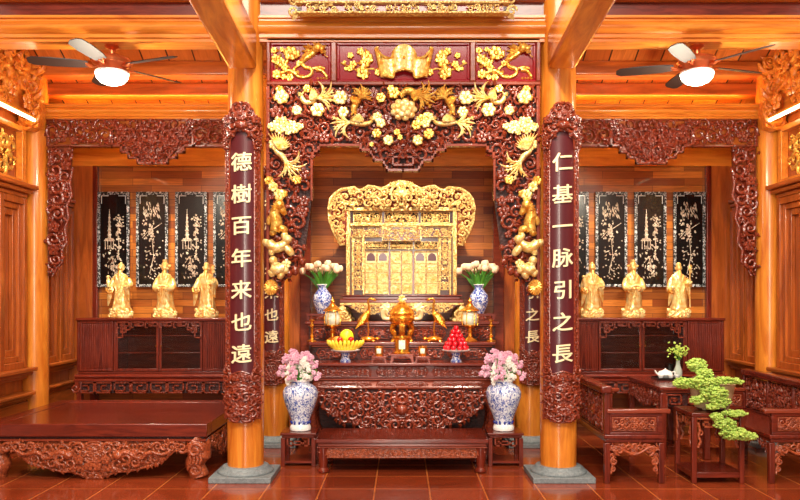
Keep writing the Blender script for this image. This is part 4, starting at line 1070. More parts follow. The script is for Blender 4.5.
r = .027; f0 = None; cnt = 0
for lay, (n, rad) in enumerate(((10, .106), (9, .09), (7, .067), (5, .046), (3, .027), (1, 0))):
    for i in range(n):
        a = 2*PI*i/n+lay*.35; loc = (x+rad*cos(a), y+rad*sin(a), z+r*.95+lay*.04)
        lb = 'round red fruit in the pyramid on the footed dish'
        if f0 is None: f0 = fruit('red_fruit', lb, 'fruit', 'cherry', loc, r, None, True, 'red fruits piled in a pyramid')
        elif lay == 5: copy_tree(f0, loc, 'round red fruit at the very top of the pyramid')
        else: copy_tree(f0, loc)
        cnt += 1

# ------------------------------------------------------------------ big floor vases with orchids on stools
stool = vase = None
for s, side in ((-1, 'bed'), (1, 'tea table')):
    y0 = 7.2; y1 = 7.54; cx_ = X(299.5, 7.3) if s < 0 else X(504.5, 7.3); hw = .17; zt_ = .32
    T = thing('vase_stool', 'square carved stool under the big vase on the '+side+' side of the altar', 'stool', (cx_, y0+.17, 0), 'carved stools under big vases')
    MB().box(-hw, hw, -hw, hw, zt_-.025, zt_).box(-hw+.015, hw-.015, -hw+.015, hw-.015, zt_-.05, zt_-.0255).build('top', 'rose_x', T, bevel=.005, off=False)
    for a in (-1, 1):
        for b in (-1, 1): MB().box(a*(hw-.025)-.02, a*(hw-.025)+.02, b*(hw-.025)-.02, b*(hw-.025)+.02, .0, zt_-.051).build('leg', 'rose_z', T, bevel=.004, off=False)
    c = MB()
    zz = zt_-.06; c.bar([(-.1, zz), (-.1, zz-.06), (-.05, zz-.06), (-.05, zz-.02), (-.07, zz-.02)], .007, -hw, -hw+.02).bar([(.1, zz), (.1, zz-.06), (.05, zz-.06), (.05, zz-.02), (.07, zz-.02)], .007, -hw, -hw+.02).bar([(-.05, zz-.05), (.05, zz-.05)], .006, -hw, -hw+.02).bar([(-.03, zz-.02), (.03, zz-.02), (.03, zz-.05)], .006, -hw, -hw+.02)
    c.build('fretwork', 'frame_red', T, off=False)
    MB().box(-hw+.02, hw-.02, -hw+.02, hw-.02, .03, .05).build('stretcher', 'rose_x', T, off=False)
    V = thing('floor_vase', 'large blue and white baluster vase of orchids on the '+side+' side of the altar', 'vase', (cx_, y0+.17, zt_), 'large blue and white floor vases')
    MB().lathe([(.085, 0), (.095, .015), (.098, .03), (.086, .06), (.086, .1), (.11, .17), (.145, .27), (.168, .36), (.17, .41), (.15, .46), (.11, .49), (.092, .5), (.09, .515), (.1, .53), (.1, .535), (.08, .535), (.075, .5)], 36).map(lambda p: (p[0], p[1], p[2]*.91)).build('body', 'porcelain', V, off=False)
    MB().lathe([(.1, .005), (.103, .02), (.1, .04), (.09, .06)], 36).build('foot_band', 'white', V, off=False)
    MB().lathe([(.1, .524), (.104, .53), (.103, .538), (.085, .538)], 36).map(lambda p: (p[0], p[1], p[2]*.91)).build('rim', 'white', V, off=False)
    for i in range(12):
        a = 2*PI*i/12; MB().ball((.0885*cos(a), .0885*sin(a), .08), .012, .012, .018, 6, 5).build('petal_motif', 'cobalt', V, off=False)
    rnd = random.Random(3); base = Vector((cx_, y0+.17, zt_+.475))
    for i in range(15):
        a = 2*PI*i*.618; rr = .05+.13*((i*7) % 15)/15
        kind = 'pink' if i % 2 == 0 else 'ivory'
        top = .26-.15*rr+rnd.uniform(-.03, .03) if kind == 'pink' else .21-.3*rr+rnd.uniform(-.03, .03)
        nm = 'pink orchid spray' if kind == 'pink' else 'white orchid spray'
        T = thing('orchid_spray', nm+' arching from the big vase on the '+side+' side of the altar', 'flower', base, nm+'s in the big vase on the '+side+' side')
        pts = smooth_pts([(0.03*cos(a), .03*sin(a), -.06), (rr*.5*cos(a), rr*.5*sin(a), top*.9), (rr*.95*cos(a), rr*.95*sin(a), top*.95), (rr*1.25*cos(a), rr*1.15*sin(a), top*.45-.06)], 5)
        MB().tube(pts, .004, 5).build('stem', 'stem', T, off=False)
        m = MB()
        for p_ in pts[5:]:
            for q_ in range(2):
                ox, oy, oz = p_[0]+rnd.uniform(-.026, .026), p_[1]+rnd.uniform(-.03, .03), p_[2]+rnd.uniform(-.026, .026)
                for e in range(5):
                    b = e*2*PI/5+rnd.random(); m.ball((ox+.014*cos(b), oy-.004, oz+.014*sin(b)), .012, .006, .012, 5, 4)
                m.ball((ox, oy-.008, oz), .006, .006, .006, 5, 4)
        m.build('blossoms', kind, T, off=False, stuff=True)
        if i < 7:
            m = MB(); al = a+.7; m.tube([(.02*cos(al), .02*sin(al), -.04), (.08*cos(al), .08*sin(al), .08), (.17*cos(al), .15*sin(al), .1)], [.01, .026, .003], 5, .25); m.build('leaf', 'stem', T, off=False)
# ------------------------------------------------------------------ carved platform bed
bx0, bx1, by0, by1, bh = -3.71, -1.72, 6.70, 8.27, .49
t = thing('platform_bed', 'wide low rosewood platform bed with carved apron in the bay beside the altar', 'bed', ((bx0+bx1)/2, (by0+by1)/2, 0))
m = MB(); fw = .16
m.box(bx0, bx1, by0, by0+fw, bh-.115, bh).box(bx0, bx1, by1-fw, by1, bh-.115, bh).box(bx0, bx0+fw, by0+fw, by1-fw, bh-.115, bh).box(bx1-fw, bx1, by0+fw, by1-fw, bh-.115, bh)
m.build('top_frame', 'rose_x', t, bevel=.008)
n = 3
for i in range(n):
    a = by0+fw+(by1-by0-2*fw)*i/n; b = by0+fw+(by1-by0-2*fw)*(i+1)/n
    MB().box(bx0+fw, bx1-fw, a+.001, b-.001, bh-.08, bh-.004).build('top_board', 'rose_x', t, bevel=.002)
MB().box(bx0+.03, bx1-.03, by0+.03, by1-.03, bh-.135, bh-.116).build('waist', 'dark_carved', t)
MB().sweep([(by0+.01, bh-.136), (by0-.005, bh-.142), (by0-.005, bh-.15), (by0+.02, bh-.16), (by1-.02, bh-.16), (by1+.005, bh-.15), (by1-.01, bh-.136)], bx0+.01, bx1-.01).build('moulding', 'frame_red', t)
def U(px): return X(px, 6.72)
def V(py): return Z(py, 6.72)
cxm = (bx0+bx1)/2
z1 = bh-.161
A = [(0, 478.5), (6, 477.5), (14, 474.5), (22, 471.5), (34, 471), (44, 468.5), (54, 466), (62, 463.5), (68, 461), (73, 456), (77, 452), (84, 449.5), (90, 448)]
P = [(a*6.72/F, max(.012, V(b))) for a, b in A]; P += [(P[-1][0], z1), (0, z1)]
ins = lambda x, z: inpoly(P)(abs(x)+1e-4, z)
c = MB(); scroll_fill(c, ins, (-.8, .8, 0, z1), .02, .055, 19, -.012, 0, .3, 3, 4000, .05, .62)
for a, b in A[1:11]:
    for s in (-1, 1): c.leaf(s*a*6.72/F, max(.05, V(b)+.02), -PI/2-s*.4, .06, .022, -.012)
outline(c, [(-x, z) for x, z in reversed(P[1:-2])]+P[:-2], .012, -.01, False)
c.move(cxm, by0+.03, 0).build('apron_carving', 'bed_carved', t)
MB().prism([(-x, z) for x, z in reversed(P[1:-1])]+P[:-1], 0, .035).move(cxm, by0+.03, 0).build('apron', 'bed_carved', t)
c = MB(); zc = V(457)
c.ball((0, -.0, zc), .09, .045, .11, 16, 10)
for r_ in (.115, .14): c.ridge([(r_*cos(a*PI/14), zc+r_*1.0*sin(a*PI/14)) for a in range(29)], .013, -.02)
for i in range(12): c.spiral(.055*cos(i*PI/6), zc+.065*sin(i*PI/6), .03, 1.2, 1, i, .009, -.03)
c.move(cxm, by0+.03, 0).build('medallion', 'bed_carved', t)
for s in (-1, 1):
    c = MB()
    q = smooth_pts([(s*.2, zc+.02), (s*.3, zc+.05), (s*.4, zc+.0), (s*.5, zc+.05), (s*.6, zc+.03), (s*.68, zc+.06)], 6); c.ridge(q, [.03-.02*i/(len(q)-1) for i in range(len(q))], -.045)
    c.ball((s*.22, -.05, zc+.025), .05, .04, .04, 10, 6)
    c.move(cxm, by0+.03, 0).build('dragon_carving', 'bed_carved', t)
# side aprons
for s, xs_ in ((1, bx1), (-1, bx0)):
    A2 = [(0, .1), (.2, .12), (.35, .16), (.48, .2), (.6, .27), (.62, z1), (0, z1)]
    c = MB(); scroll_fill(c, lambda x, z: inpoly(A2)(abs(x)+1e-4, z), (-.62, .62, .05, z1), .022, .055, 23, -.01, 0, .3, 3, 2500, .04, .64)
    c.prism([(-x, z) for x, z in reversed(A2[1:-1])]+A2[:-1], 0, .03)
    c.map(side_map(xs_-s*.03, (by0+by1)/2, s)).build('side_apron', 'bed_carved', t)
# lion-paw feet
for s, xs_ in ((1, bx1), (-1, bx0)):
    for q_, ys_ in ((-1, by0), (1, by1)):
        fx, fy = xs_-s*.09, ys_-q_*.09
        m = MB().tube(smooth_pts([(fx-s*.06, fy-q_*.0, z1+.0), (fx-s*.01, fy, z1-.06), (fx, fy, z1-.13), (fx-s*.04, fy, z1-.2), (fx-s*.01, fy, .05), (fx-s*.0, fy, .01)], 5), [.11]*4+[.12]*3+[.105]*4+[.085]*6+[.08]*4+[.085]*5, 10)
        if q_ < 0:
            yy = by0-.01
            m.spiral(fx-s*.02, .08, .065, 1.5, -s, PI if s > 0 else 0, .02, yy+.02); m.spiral(fx-s*.01, z1-.07, .07, 1.4, s, 0, .022, yy-.01); m.spiral(fx-s*.13, z1-.05, .05, 1.4, -s, 0, .016, yy+.02)
            for i in range(4): m.ridge([(fx-s*(.06-.03*i), z1-.1), (fx-s*(.05-.03*i), z1-.15), (fx-s*(.06-.03*i), z1-.19)], .014, yy)
            m.ball((fx, yy+.03, z1-.13), .03, .03, .03, 8, 5)
        m.build('leg', 'bed_carved', t)

# ------------------------------------------------------------------ sideboards
def make_sideboard(cx_, side):
    y0, y1, hw = 8.84, 9.28, .942
    T = thing('sideboard', 'rosewood sideboard with slatted ends and glass middle doors behind the '+side, 'sideboard', (cx_, (y0+y1)/2, 0), 'rosewood sideboards')
    def B(a, b, c_, d, e, f_, name, mat='rose_x', par=T, bv=.005): return MB().box(cx_+a, cx_+b, c_, d, e, f_).build(name, mat, par, bevel=bv)
    zt_, zb2 = Z(318, y0), Z(374, y0)
    B(-hw-.02, hw+.02, y0-.03, y1+.01, zt_-.03, zt_, 'top')
    B(-hw, hw, y1-.02, y1, zb2, zt_-.031, 'back_panel')
    B(-hw, hw, y0, y1-.021, zb2, zb2+.03, 'bottom_panel')
    for s in (-1, 1): B(s*hw-.015, s*hw+.015, y0-.005, y1, zb2+.031, zt_-.031, 'side_panel', 'rose_z')
    for u in (-.52, .52): B(u-.012, u+.012, y0+.0, y1-.021, zb2+.031, zt_-.031, 'divider', 'rose_z')
    for q in (.37, .68): B(-.5, .5, y0+.06, y1-.03, zb2+(zt_-zb2)*q-.008, zb2+(zt_-zb2)*q+.008, 'shelf')
    za_, zb_2 = zb2+.035, zt_-.036
    for s in (-1, 1):          # slatted end doors
        a, b = sorted((s*.535, s*(hw-.02)))
        d = B(a, b, y0+.0, y0+.022, za_, zb_2, 'door', 'rose_z', T, .003)
        m = MB(); n_ = 13
        m.box(cx_+a, cx_+a+.025, y0-.012, y0, za_, zb_2).box(cx_+b-.025, cx_+b, y0-.012, y0, za_, zb_2).box(cx_+a+.025, cx_+b-.025, y0-.012, y0, zb_2-.025, zb_2).box(cx_+a+.025, cx_+b-.025, y0-.012, y0, za_, za_+.025)
        m.build('door_frame', 'rose_z', d, bevel=.003)
        m = MB()
        for i in range(n_):
            u = a+.03+(b-a-.06)*i/n_; m.box(cx_+u+.003, cx_+u+(b-a-.06)/n_-.003, y0-.008, y0, za_+.026, zb_2-.026)
        m.build('slats', 'rose_z', d, bevel=.004)
    for s in (-1, 1):          # glazed doors
        a, b = sorted((s*.003, s*.505)); w_ = .028
        m = MB().box(cx_+a, cx_+a+w_, y0-.008, y0+.016, za_, zb_2).box(cx_+b-w_, cx_+b, y0-.008, y0+.016, za_, zb_2).box(cx_+a+w_, cx_+b-w_, y0-.008, y0+.016, zb_2-w_, zb_2).box(cx_+a+w_, cx_+b-w_, y0-.008, y0+.016, za_, za_+w_)
        d = m.build('door', 'rose_z', T, bevel=.003)
        MB().box(cx_+a+w_, cx_+b-w_, y0+.002, y0+.006, za_+w_, zb_2-w_).build('glass_pane', 'pane', d)
        h_ = MB().ball((cx_+s*.03, y0-.018, (za_+zb_2)/2), .008, .01, .008, 8, 5); h_.build('knob', 'bronze', d)
    # fretwork spandrel under the top, over the glass
    m = MB(); zz = zb_2-.0; w_ = .0075
    for i in range(6):
        u = -.495+.165*i; sg = 1
        m.bar([(u+.01, zz-.012), (u+.15, zz-.012), (u+.15, zz-.055), (u+.05, zz-.055), (u+.05, zz-.035), (u+.1, zz-.035)], w_, y0-.02, y0-.009)
        m.bar([(u+.01, zz-.012), (u+.01, zz-.075), (u+.03, zz-.075)], w_, y0-.02, y0-.009)
    m.move(cx_, 0, 0)
    for s in (-1, 1):
        for (a, b, h_) in ((.49, .42, .19), (.44, .38, .13), (.4, .33, .1)):
            mm = MB().bar([(a, zz-.07), (a, zz-h_), (b, zz-h_), (b, zz-.075)], w_, y0-.02, y0-.009); mm.map(lambda p: (cx_+s*p[0], p[1], p[2])); m.add(mm.v, mm.f)
    m.build('fretwork', 'red_carved', T, bevel=.002)
    # moulded base and fret apron on short legs
    zc_, zd = Z(381, y0), Z(393, y0)
    MB().sweep([(y1, zb2-.001), (y0-.005, zb2-.001), (y0-.03, zb2-.02), (y0-.03, zb2-.035), (y0-.01, zb2-.05), (y0-.055, zc_+.02), (y0-.055, zc_), (y1, zc_)], cx_-hw-.03, cx_+hw+.03).build('base_moulding', 'rose_x', T)
    m = MB(); n_ = 9; L_ = 2*hw/n_
    for i in range(n_):
        u = -hw+L_*i; s = 1 if i % 2 else -1
        q = [(0, zc_-.015), (L_*.9, zc_-.015), (L_*.9, zd+.03), (L_*.35, zd+.03), (L_*.35, zc_-.05), (L_*.62, zc_-.05)]
        q2 = [(L_*.05, zc_-.015), (L_*.05, zd+.01), (L_*.8, zd+.01)]
        for qq in (q, q2): m.bar([((u+a if s > 0 else u+L_-a), b) for a, b in qq], .009, y0-.045, y0-.025)
    m.move(cx_, 0, 0).build('apron_fretwork', 'red_carved', T, bevel=.002)
    B(-hw, hw, y0-.02, y0, zd+.0, zc_-.001, 'apron', 'dark_carved')
    for s in (-1, 1):
        for y_ in (y0-.0, y1-.06):
            m = MB().prism([(cx_+s*(hw-.06), zc_-.001), (cx_+s*(hw+.02), zc_-.001), (cx_+s*(hw+.03), zd+.03), (cx_+s*hw, zd-.02), (cx_+s*(hw-.0), .0), (cx_+s*(hw-.08), .0), (cx_+s*(hw-.05), zd)], y_-.05, y_+.04)
            m.build('leg', 'rose_z', T, bevel=.006)
        c = MB().spiral(cx_+s*(hw+.01), zd+.06, .05, 1.4, s, 0, .014, y0-.055); c.build('corner_scroll', 'red_carved', T)
    return zt_
for s, side in ((-1, 'bed'), (1, 'tea table')):
    zside = make_sideboard(-2.825 if s < 0 else 2.79, side)

# ------------------------------------------------------------------ gilded figures on the sideboards
def statue(kind):
    """robed figure in one continuous surface (front -Y); kind 0 bearded elder, 1 winged hat, 2 elder with staff"""
    T = thing('statue', '', 'statue', (0, 0, 0))
    m = MB(); n = 28; prof = [(.0, .105, .08), (.04, .1, .078), (.1, .092, .07), (.2, .086, .062), (.28, .088, .058), (.34, .095, .056), (.39, .09, .052), (.42, .068, .045), (.44, .03, .03), (.455, .026, .026)]
    vs = []; fs = []
    for j, (z, rx, ry) in enumerate(prof):
        for i in range(n):
            a = 2*PI*i/n; fold = 1+.07*max(0, 1-z/.4)*cos(7*a+z*14)+.03*cos(13*a-z*9)*max(0, 1-z/.42)
            vs.append((rx*fold*cos(a)+.012*sin(z*9), ry*fold*sin(a), .09+z))
    for j in range(len(prof)-1):
        for i in range(n): fs.append((j*n+i, j*n+(i+1) % n, (j+1)*n+(i+1) % n, (j+1)*n+i))
    fs.append(tuple(range((len(prof)-1)*n, len(prof)*n))); fs.append(tuple(reversed(range(n))))
    m.add(vs, fs)
    hz = .09+.495; hx_ = .0
    m.ball((0, -.004, hz), .036, .04, .047, 14, 10); m.ball((0, -.044, hz-.002), .008, .011, .011, 7, 5)   # head, nose
    for s in (-1, 1):
        m.ball((s*.037, .0, hz-.004), .007, .01, .015, 6, 5); m.ball((s*.014, -.037, hz+.008), .007, .005, .004, 6, 4)   # ears, eyes
        m.ridge([(s*.006, hz+.017), (s*.014, hz+.021), (s*.024, hz+.015)], .003, -.038)
    m.ridge([(-.012, hz-.02), (0, hz-.023), (.012, hz-.02)], .0035, -.037)
    # arms in wide sleeves meeting or reaching
    for s in (-1, 1):
        if kind == 1: path = [(s*.08, 0, .46), (s*.105, -.02, .38), (s*.085, -.06, .34), (s*.035, -.085, .35)]
        elif s < 0: path = [(s*.08, 0, .46), (s*.108, -.02, .38), (s*.115, -.05, .32), (s*.105, -.08, .33)]
        else: path = [(s*.08, 0, .46), (s*.11, -.01, .4), (s*.1, -.05, .37), (s*.085, -.08, .42 if kind == 2 else .37)]
        q = smooth_pts(path, 4); m.tube(q, [.03+.016*i/(len(q)-1) for i in range(len(q))], 10)
        e = path[-1]; m.tube([(e[0], e[1], e[2]), (e[0]+s*.012, e[1]+.02, e[2]-.1), (e[0]+s*.03, e[1]+.03, e[2]-.19)], [.036, .026, .006], 8, .6)
        for f_ in range(5):
            m.tube([(e[0]-s*.008*f_+s*.016, e[1]-.008, e[2]+.004*f_), (e[0]-s*.008*f_+s*.012, e[1]-.026, e[2]+.006), (e[0]-s*.007*f_+s*.006, e[1]-.03, e[2]-.008)], [.007, .0055, .004], 5)
    for i in range(6):
        u = -.05+.02*i; m.ridge([(u*.7, .40), (u*.9, .3), (u*1.1+.01*sin(i), .2), (u*1.5, .1)], .006, -.05-.02*(1-abs(u)/.06))
    m.ridge([(.055*cos(a*PI/8), .40-.11*sin(a*PI/8)) for a in range(9)], .009, -.052)      # belt
    for s in (-1, 1): m.ridge([(s*.05, .5), (s*.025, .44), (s*.004, .40)], .008, -.045)      # lapels
    b = m.build('body', 'statue_gold', T)
    h = MB()
    if kind == 1:
        h.lathe([(.04, .018), (.042, .035), (.038, .06), (.026, .066), (.03, .098), (.02, .102)], 14, (0, .002, hz))
        h.build('hat', 'statue_gold', T)
        for s in (-1, 1): MB().tube([(s*.03, .01, hz+.03), (s*.05, .012, hz+.022), (s*.068, .012, hz+.034)], [.01, .014, .01], 7, .5).build('hat_wing', 'statue_gold', T)
    elif kind == 0:
        h.lathe([(.039, .012), (.04, .03), (.03, .05), (.012, .058)], 14, (0, .002, hz)); h.ball((0, .005, hz+.062), .014, .014, .014, 8, 6); h.build('head_wrap', 'statue_gold', T)
    else:
        h.ball((0, -.002, hz+.038), .031, .032, .034, 12, 8); h.build('high_forehead', 'statue_gold', T)
    MB().tube([(0, -.036, hz-.03), (0, -.05, hz-.07), (.004, -.056, hz-.13), (.006, -.058, hz-(.16 if kind != 1 else .14))], [.018, .02, .012, .003], 8, .5).build('beard', 'statue_gold', T)
    if kind == 2:
        s_ = MB().tube(smooth_pts([(.1, -.1, .12), (.095, -.1, .35), (.098, -.1, .52), (.09, -.1, .58), (.105, -.1, .615), (.12, -.1, .6)], 4), .008, 7)
        st = s_.build('staff', 'statue_gold', T); MB().ball((.1, -.1, .575), .022, .02, .03, 8, 6).ball((.115, -.1, .54), .014, .012, .018, 7, 5).build('gourd', 'statue_gold', st)
        MB().ball((-.105, -.1, .35), .026, .024, .026, 10, 7).build('peach', 'statue_gold', T)
    elif kind == 0:
        MB().tube([(-.11, -.1, .36), (-.11, -.095, .42), (-.12, -.09, .47)], [.02, .03, .012], 8).ball((-.12, -.09, .48), .022, .02, .02, 8, 5).build('child_bundle', 'statue_gold', T)
    else:
        MB().tube([(-.06, -.1, .36), (0, -.105, .38), (.07, -.1, .36)], [.018, .014, .02], 8).build('sceptre', 'statue_gold', T)
    r = MB(); rnd = random.Random(kind)
    r.lathe([(.13, 0), (.135, .02), (.12, .05), (.105, .09), (.08, .1)], 22, (0, 0, 0), 1, .72)
    for i in range(16):
        a = 2*PI*i/16; r.ball((.115*cos(a), .082*sin(a), .03+.03*(i % 3)), .032, .026, .026, 7, 5)
    for i in range(9): r.spiral(-.1+.025*i, .03+.02*(i % 3), .022, 1.3, 1 if i % 2 else -1, i, .008, -.1+.01*abs(i-4)*.6)
    r.build('cloud_base', 'statue_gold', T)
    return T
ST = [statue(k) for k in range(3)]
names = ['gilded bearded elder figure holding a small bundle', 'gilded figure in a winged court hat', 'gilded bald elder figure holding a staff']
for s, side, cs in ((-1, 'bed', (121, 165, 206.5)), (1, 'tea table', (592, 633, 678.5))):
    for k in range(3):
        loc = (X(cs[k], 9.02), 9.02, zside+.001); lb = names[k]+' on the sideboard behind the '+side
        sc_z = 1.0
        if s < 0: ST[k].location = loc; ST[k]['label'] = lb; ST[k]['group'] = 'gilded figures on the sideboards'
        else: copy_tree(ST[k], loc, lb)

# ------------------------------------------------------------------ black lacquer panels on the rear wall
def inlay(kind):
    T = thing('wall_panel', '', 'picture', (0, 0, 0)); hw, hh = .196, .585
    MB().box(-hw, hw, -.02, .0, -hh, hh).build('board', 'black', T)
    m = MB(); w_ = .034
    m.box(-hw, hw, -.032, -.0201, hh-w_, hh).box(-hw, hw, -.032, -.0201, -hh, -hh+w_).box(-hw, -hw+w_, -.032, -.0201, -hh+w_, hh-w_).box(hw-w_, hw, -.032, -.0201, -hh+w_, hh-w_)
    m.build('border', 'inlay_edge', T, bevel=.004)
    i_ = hw-w_-.012; j_ = hh-w_-.012
    m = MB()
    for sx_ in (-1, 1):
        for sz_ in (1,): m.box(min(sx_*i_, sx_*(i_-.006)), max(sx_*i_, sx_*(i_-.006)), -.0225, -.0201, j_-.1, j_).box(min(sx_*i_, sx_*(i_-.09)), max(sx_*i_, sx_*(i_-.09)), -.0225, -.0201, j_-.006, j_)
    m.build('corner_line', 'white', T)
    rnd = random.Random(kind+3); m = MB(); y = -.0205
    if kind == 0:      # pagoda on a rock beside a tree
        for i in range(6):
            z = .0+.052*i; w2 = .034-.004*i
            m.prism([(-.05-w2, z), (-.05+w2, z), (-.05+w2*.6, z+.018), (-.05-w2*.6, z+.018)], y-.004, y).box(-.05-w2*.5, -.05+w2*.5, y-.003, y, z+.018, z+.052)
        m.box(-.053, -.047, y-.004, y, .312, .37)
        m.prism([(-.12, -.02), (.02, -.02), (-.005, .012), (-.095, .012)], y-.004, y)
        for a in (-.105, -.075, -.035, -.005): m.box(a, a+.007, y-.003, y, -.12, -.02)
        m.build('pagoda_inlay', 'inlay', T); m = MB()
        for i in range(70):
            u, z = rnd.gauss(.065, .028), rnd.choice((.26, .18, .1, .0, -.08))+rnd.gauss(0, .022); m.flower(u, z, rnd.uniform(.007, .014), y, 5, i)
        m.ridge([(.05, -.25), (.07, -.1), (.05, .1), (.08, .28)], .005, y); m.build('tree_inlay', 'inlay', T); m = MB()
        for i in range(75):
            z = rnd.uniform(-.5, -.12); u = rnd.gauss(.01, .05); a = rnd.uniform(.4, 2.4); m.leaf(u, z, a, rnd.uniform(.02, .06), rnd.uniform(.005, .012), y)
        m.build('rock_inlay', 'inlay', T)
    else:
        for i in range(50):
            u, z = rnd.uniform(-.11, .09), rnd.uniform(.3, .47); m.leaf(u, z, -PI/2+rnd.uniform(-.3, .3), rnd.uniform(.03, .08), .008, y)
        m.build('wisteria_inlay', 'inlay', T); m = MB()
        m.ridge([(-.12, .02), (-.05, .1), (.03, .14), (.12, .2)], .004, y); m.ridge([(-.05, .1), (.0, .0), (.02, -.2), (-.03, -.42)], .004, y)
        m.build('branch_inlay', 'inlay', T); m = MB()
        for i in range(46):
            u, z = rnd.gauss(-.03, .045), rnd.gauss(.1, .07); m.flower(u, z, rnd.uniform(.007, .016), y, 5, i)
        for i in range(50):
            u, z = rnd.gauss(.03*sin(i), .045), rnd.uniform(-.48, -.02); m.leaf(u, z, rnd.uniform(0, 6.28), rnd.uniform(.018, .045), .009, y)
        m.build('flower_inlay', 'inlay', T)
    return T
PN = [inlay(0), inlay(1)]
for s, side in ((-1, 'bed'), (1, 'tea table')):
    for i in range(4):
        px_ = (114, 152.5, 191.5, 229.5)[i] if s < 0 else (690-1, 650, 611, 572.5)[i]
        kind = i % 2 if s < 0 else (i+1) % 2
        nm = ('pagoda scene' if kind == 0 else 'hanging blossom scene')
        pos = ('nearest the corner post', 'second from the corner post', 'third from the corner post', 'hidden mostly behind the columns')[i]
        lb = 'black lacquer panel with shell %s above the %s, %s' % (nm, side, pos)
        loc = (X(px_, 9.36), 9.366, Z(239.5, 9.36))
        first = (s < 0 and i < 2)
        if first: o = PN[kind]; o.location = loc; o['label'] = lb; o['group'] = 'inlaid lacquer panels'
        else: copy_tree(PN[kind], loc, lb, 'inlaid lacquer panels')

# ------------------------------------------------------------------ ceiling fans
def fan(x, y, side, a0):
    zl = Z(77, 6.83); ztop = Z(41, 6.7)
    T = thing('ceiling_fan', 'copper ceiling fan with dark blades and lit glass bowl above the '+side, 'fan', (x, y, ztop), 'ceiling fans')
    MB().lathe([(.06, ztop), (.062, ztop-.015), (.03, ztop-.035), (.012, ztop-.04)], 20, (x, y, 0)).build('canopy', 'copper', T)
    MB().tube([(x, y, ztop-.03), (x, y, zl+.2)], .012, 10).build('rod', 'copper', T)
    MB().lathe([(.025, zl+.24), (.03, zl+.2), (.08, zl+.19), (.15, zl+.165), (.175, zl+.135), (.165, zl+.11), (.12, zl+.09), (.09, zl+.06), (.1, zl+.045)], 28, (x, y, 0)).build('motor_housing', 'copper', T)
    MB().lathe([(.145, zl+.045), (.15, zl+.035), (.145, zl+.025)], 28, (x, y, 0)).build('lamp_ring', 'white', T)
    MB().lathe([(.143, zl+.024), (.135, zl-.01), (.105, zl-.045), (.06, zl-.065), (.005, zl-.072)], 28, (x, y, 0)).build('glass_bowl', 'lamp', T)
    for i in range(5):
        a = a0+i*2*PI/5; ca, sa = cos(a), sin(a)
        def L(u, v, w_): return (x+u*ca-v*sa, y+u*sa+v*ca, zl+.1+w_)
        m = MB(); tilt = .25
        prof = [(.2, .045), (.3, .06), (.5, .068), (.66, .06), (.70, .03)]
        vs = []
        for u, w_ in prof:
            for v in (-w_, w_): vs += [L(u, v, v*tilt+.004), L(u, v, v*tilt-.004)]
        fs = []
        for k in range(len(prof)-1):
            b = k*4; fs += [(b, b+4, b+6, b+2), (b+1, b+3, b+7, b+5), (b, b+1, b+5, b+4), (b+2, b+6, b+7, b+3)]
        fs += [(0, 2, 3, 1), (16, 17, 19, 18)]
        m.add(vs, fs); bl = m.build('blade', 'blade', T)
        m = MB().tube([L(.11, 0, -.0), L(.16, 0, -.02), L(.22, .02, .005)], .01, 6); m.tube([L(.16, 0, -.02), L(.22, -.02, -.005)], .009, 6); m.build('blade_iron', 'copper', bl)
    l = bpy.data.lights.new('fan_lamp', 'POINT'); l.energy = 40; l.color = (1, .87, .66); l.shadow_soft_size = .12
    lo = bpy.data.objects.new('fan_lamp', l); COL.objects.link(lo); lo.location = (x, y, zl-.42)
fan(X(112, 6.83), 6.83, 'bed', .87)
fan(X(697, 6.83), 6.83, 'tea table', PI/2)

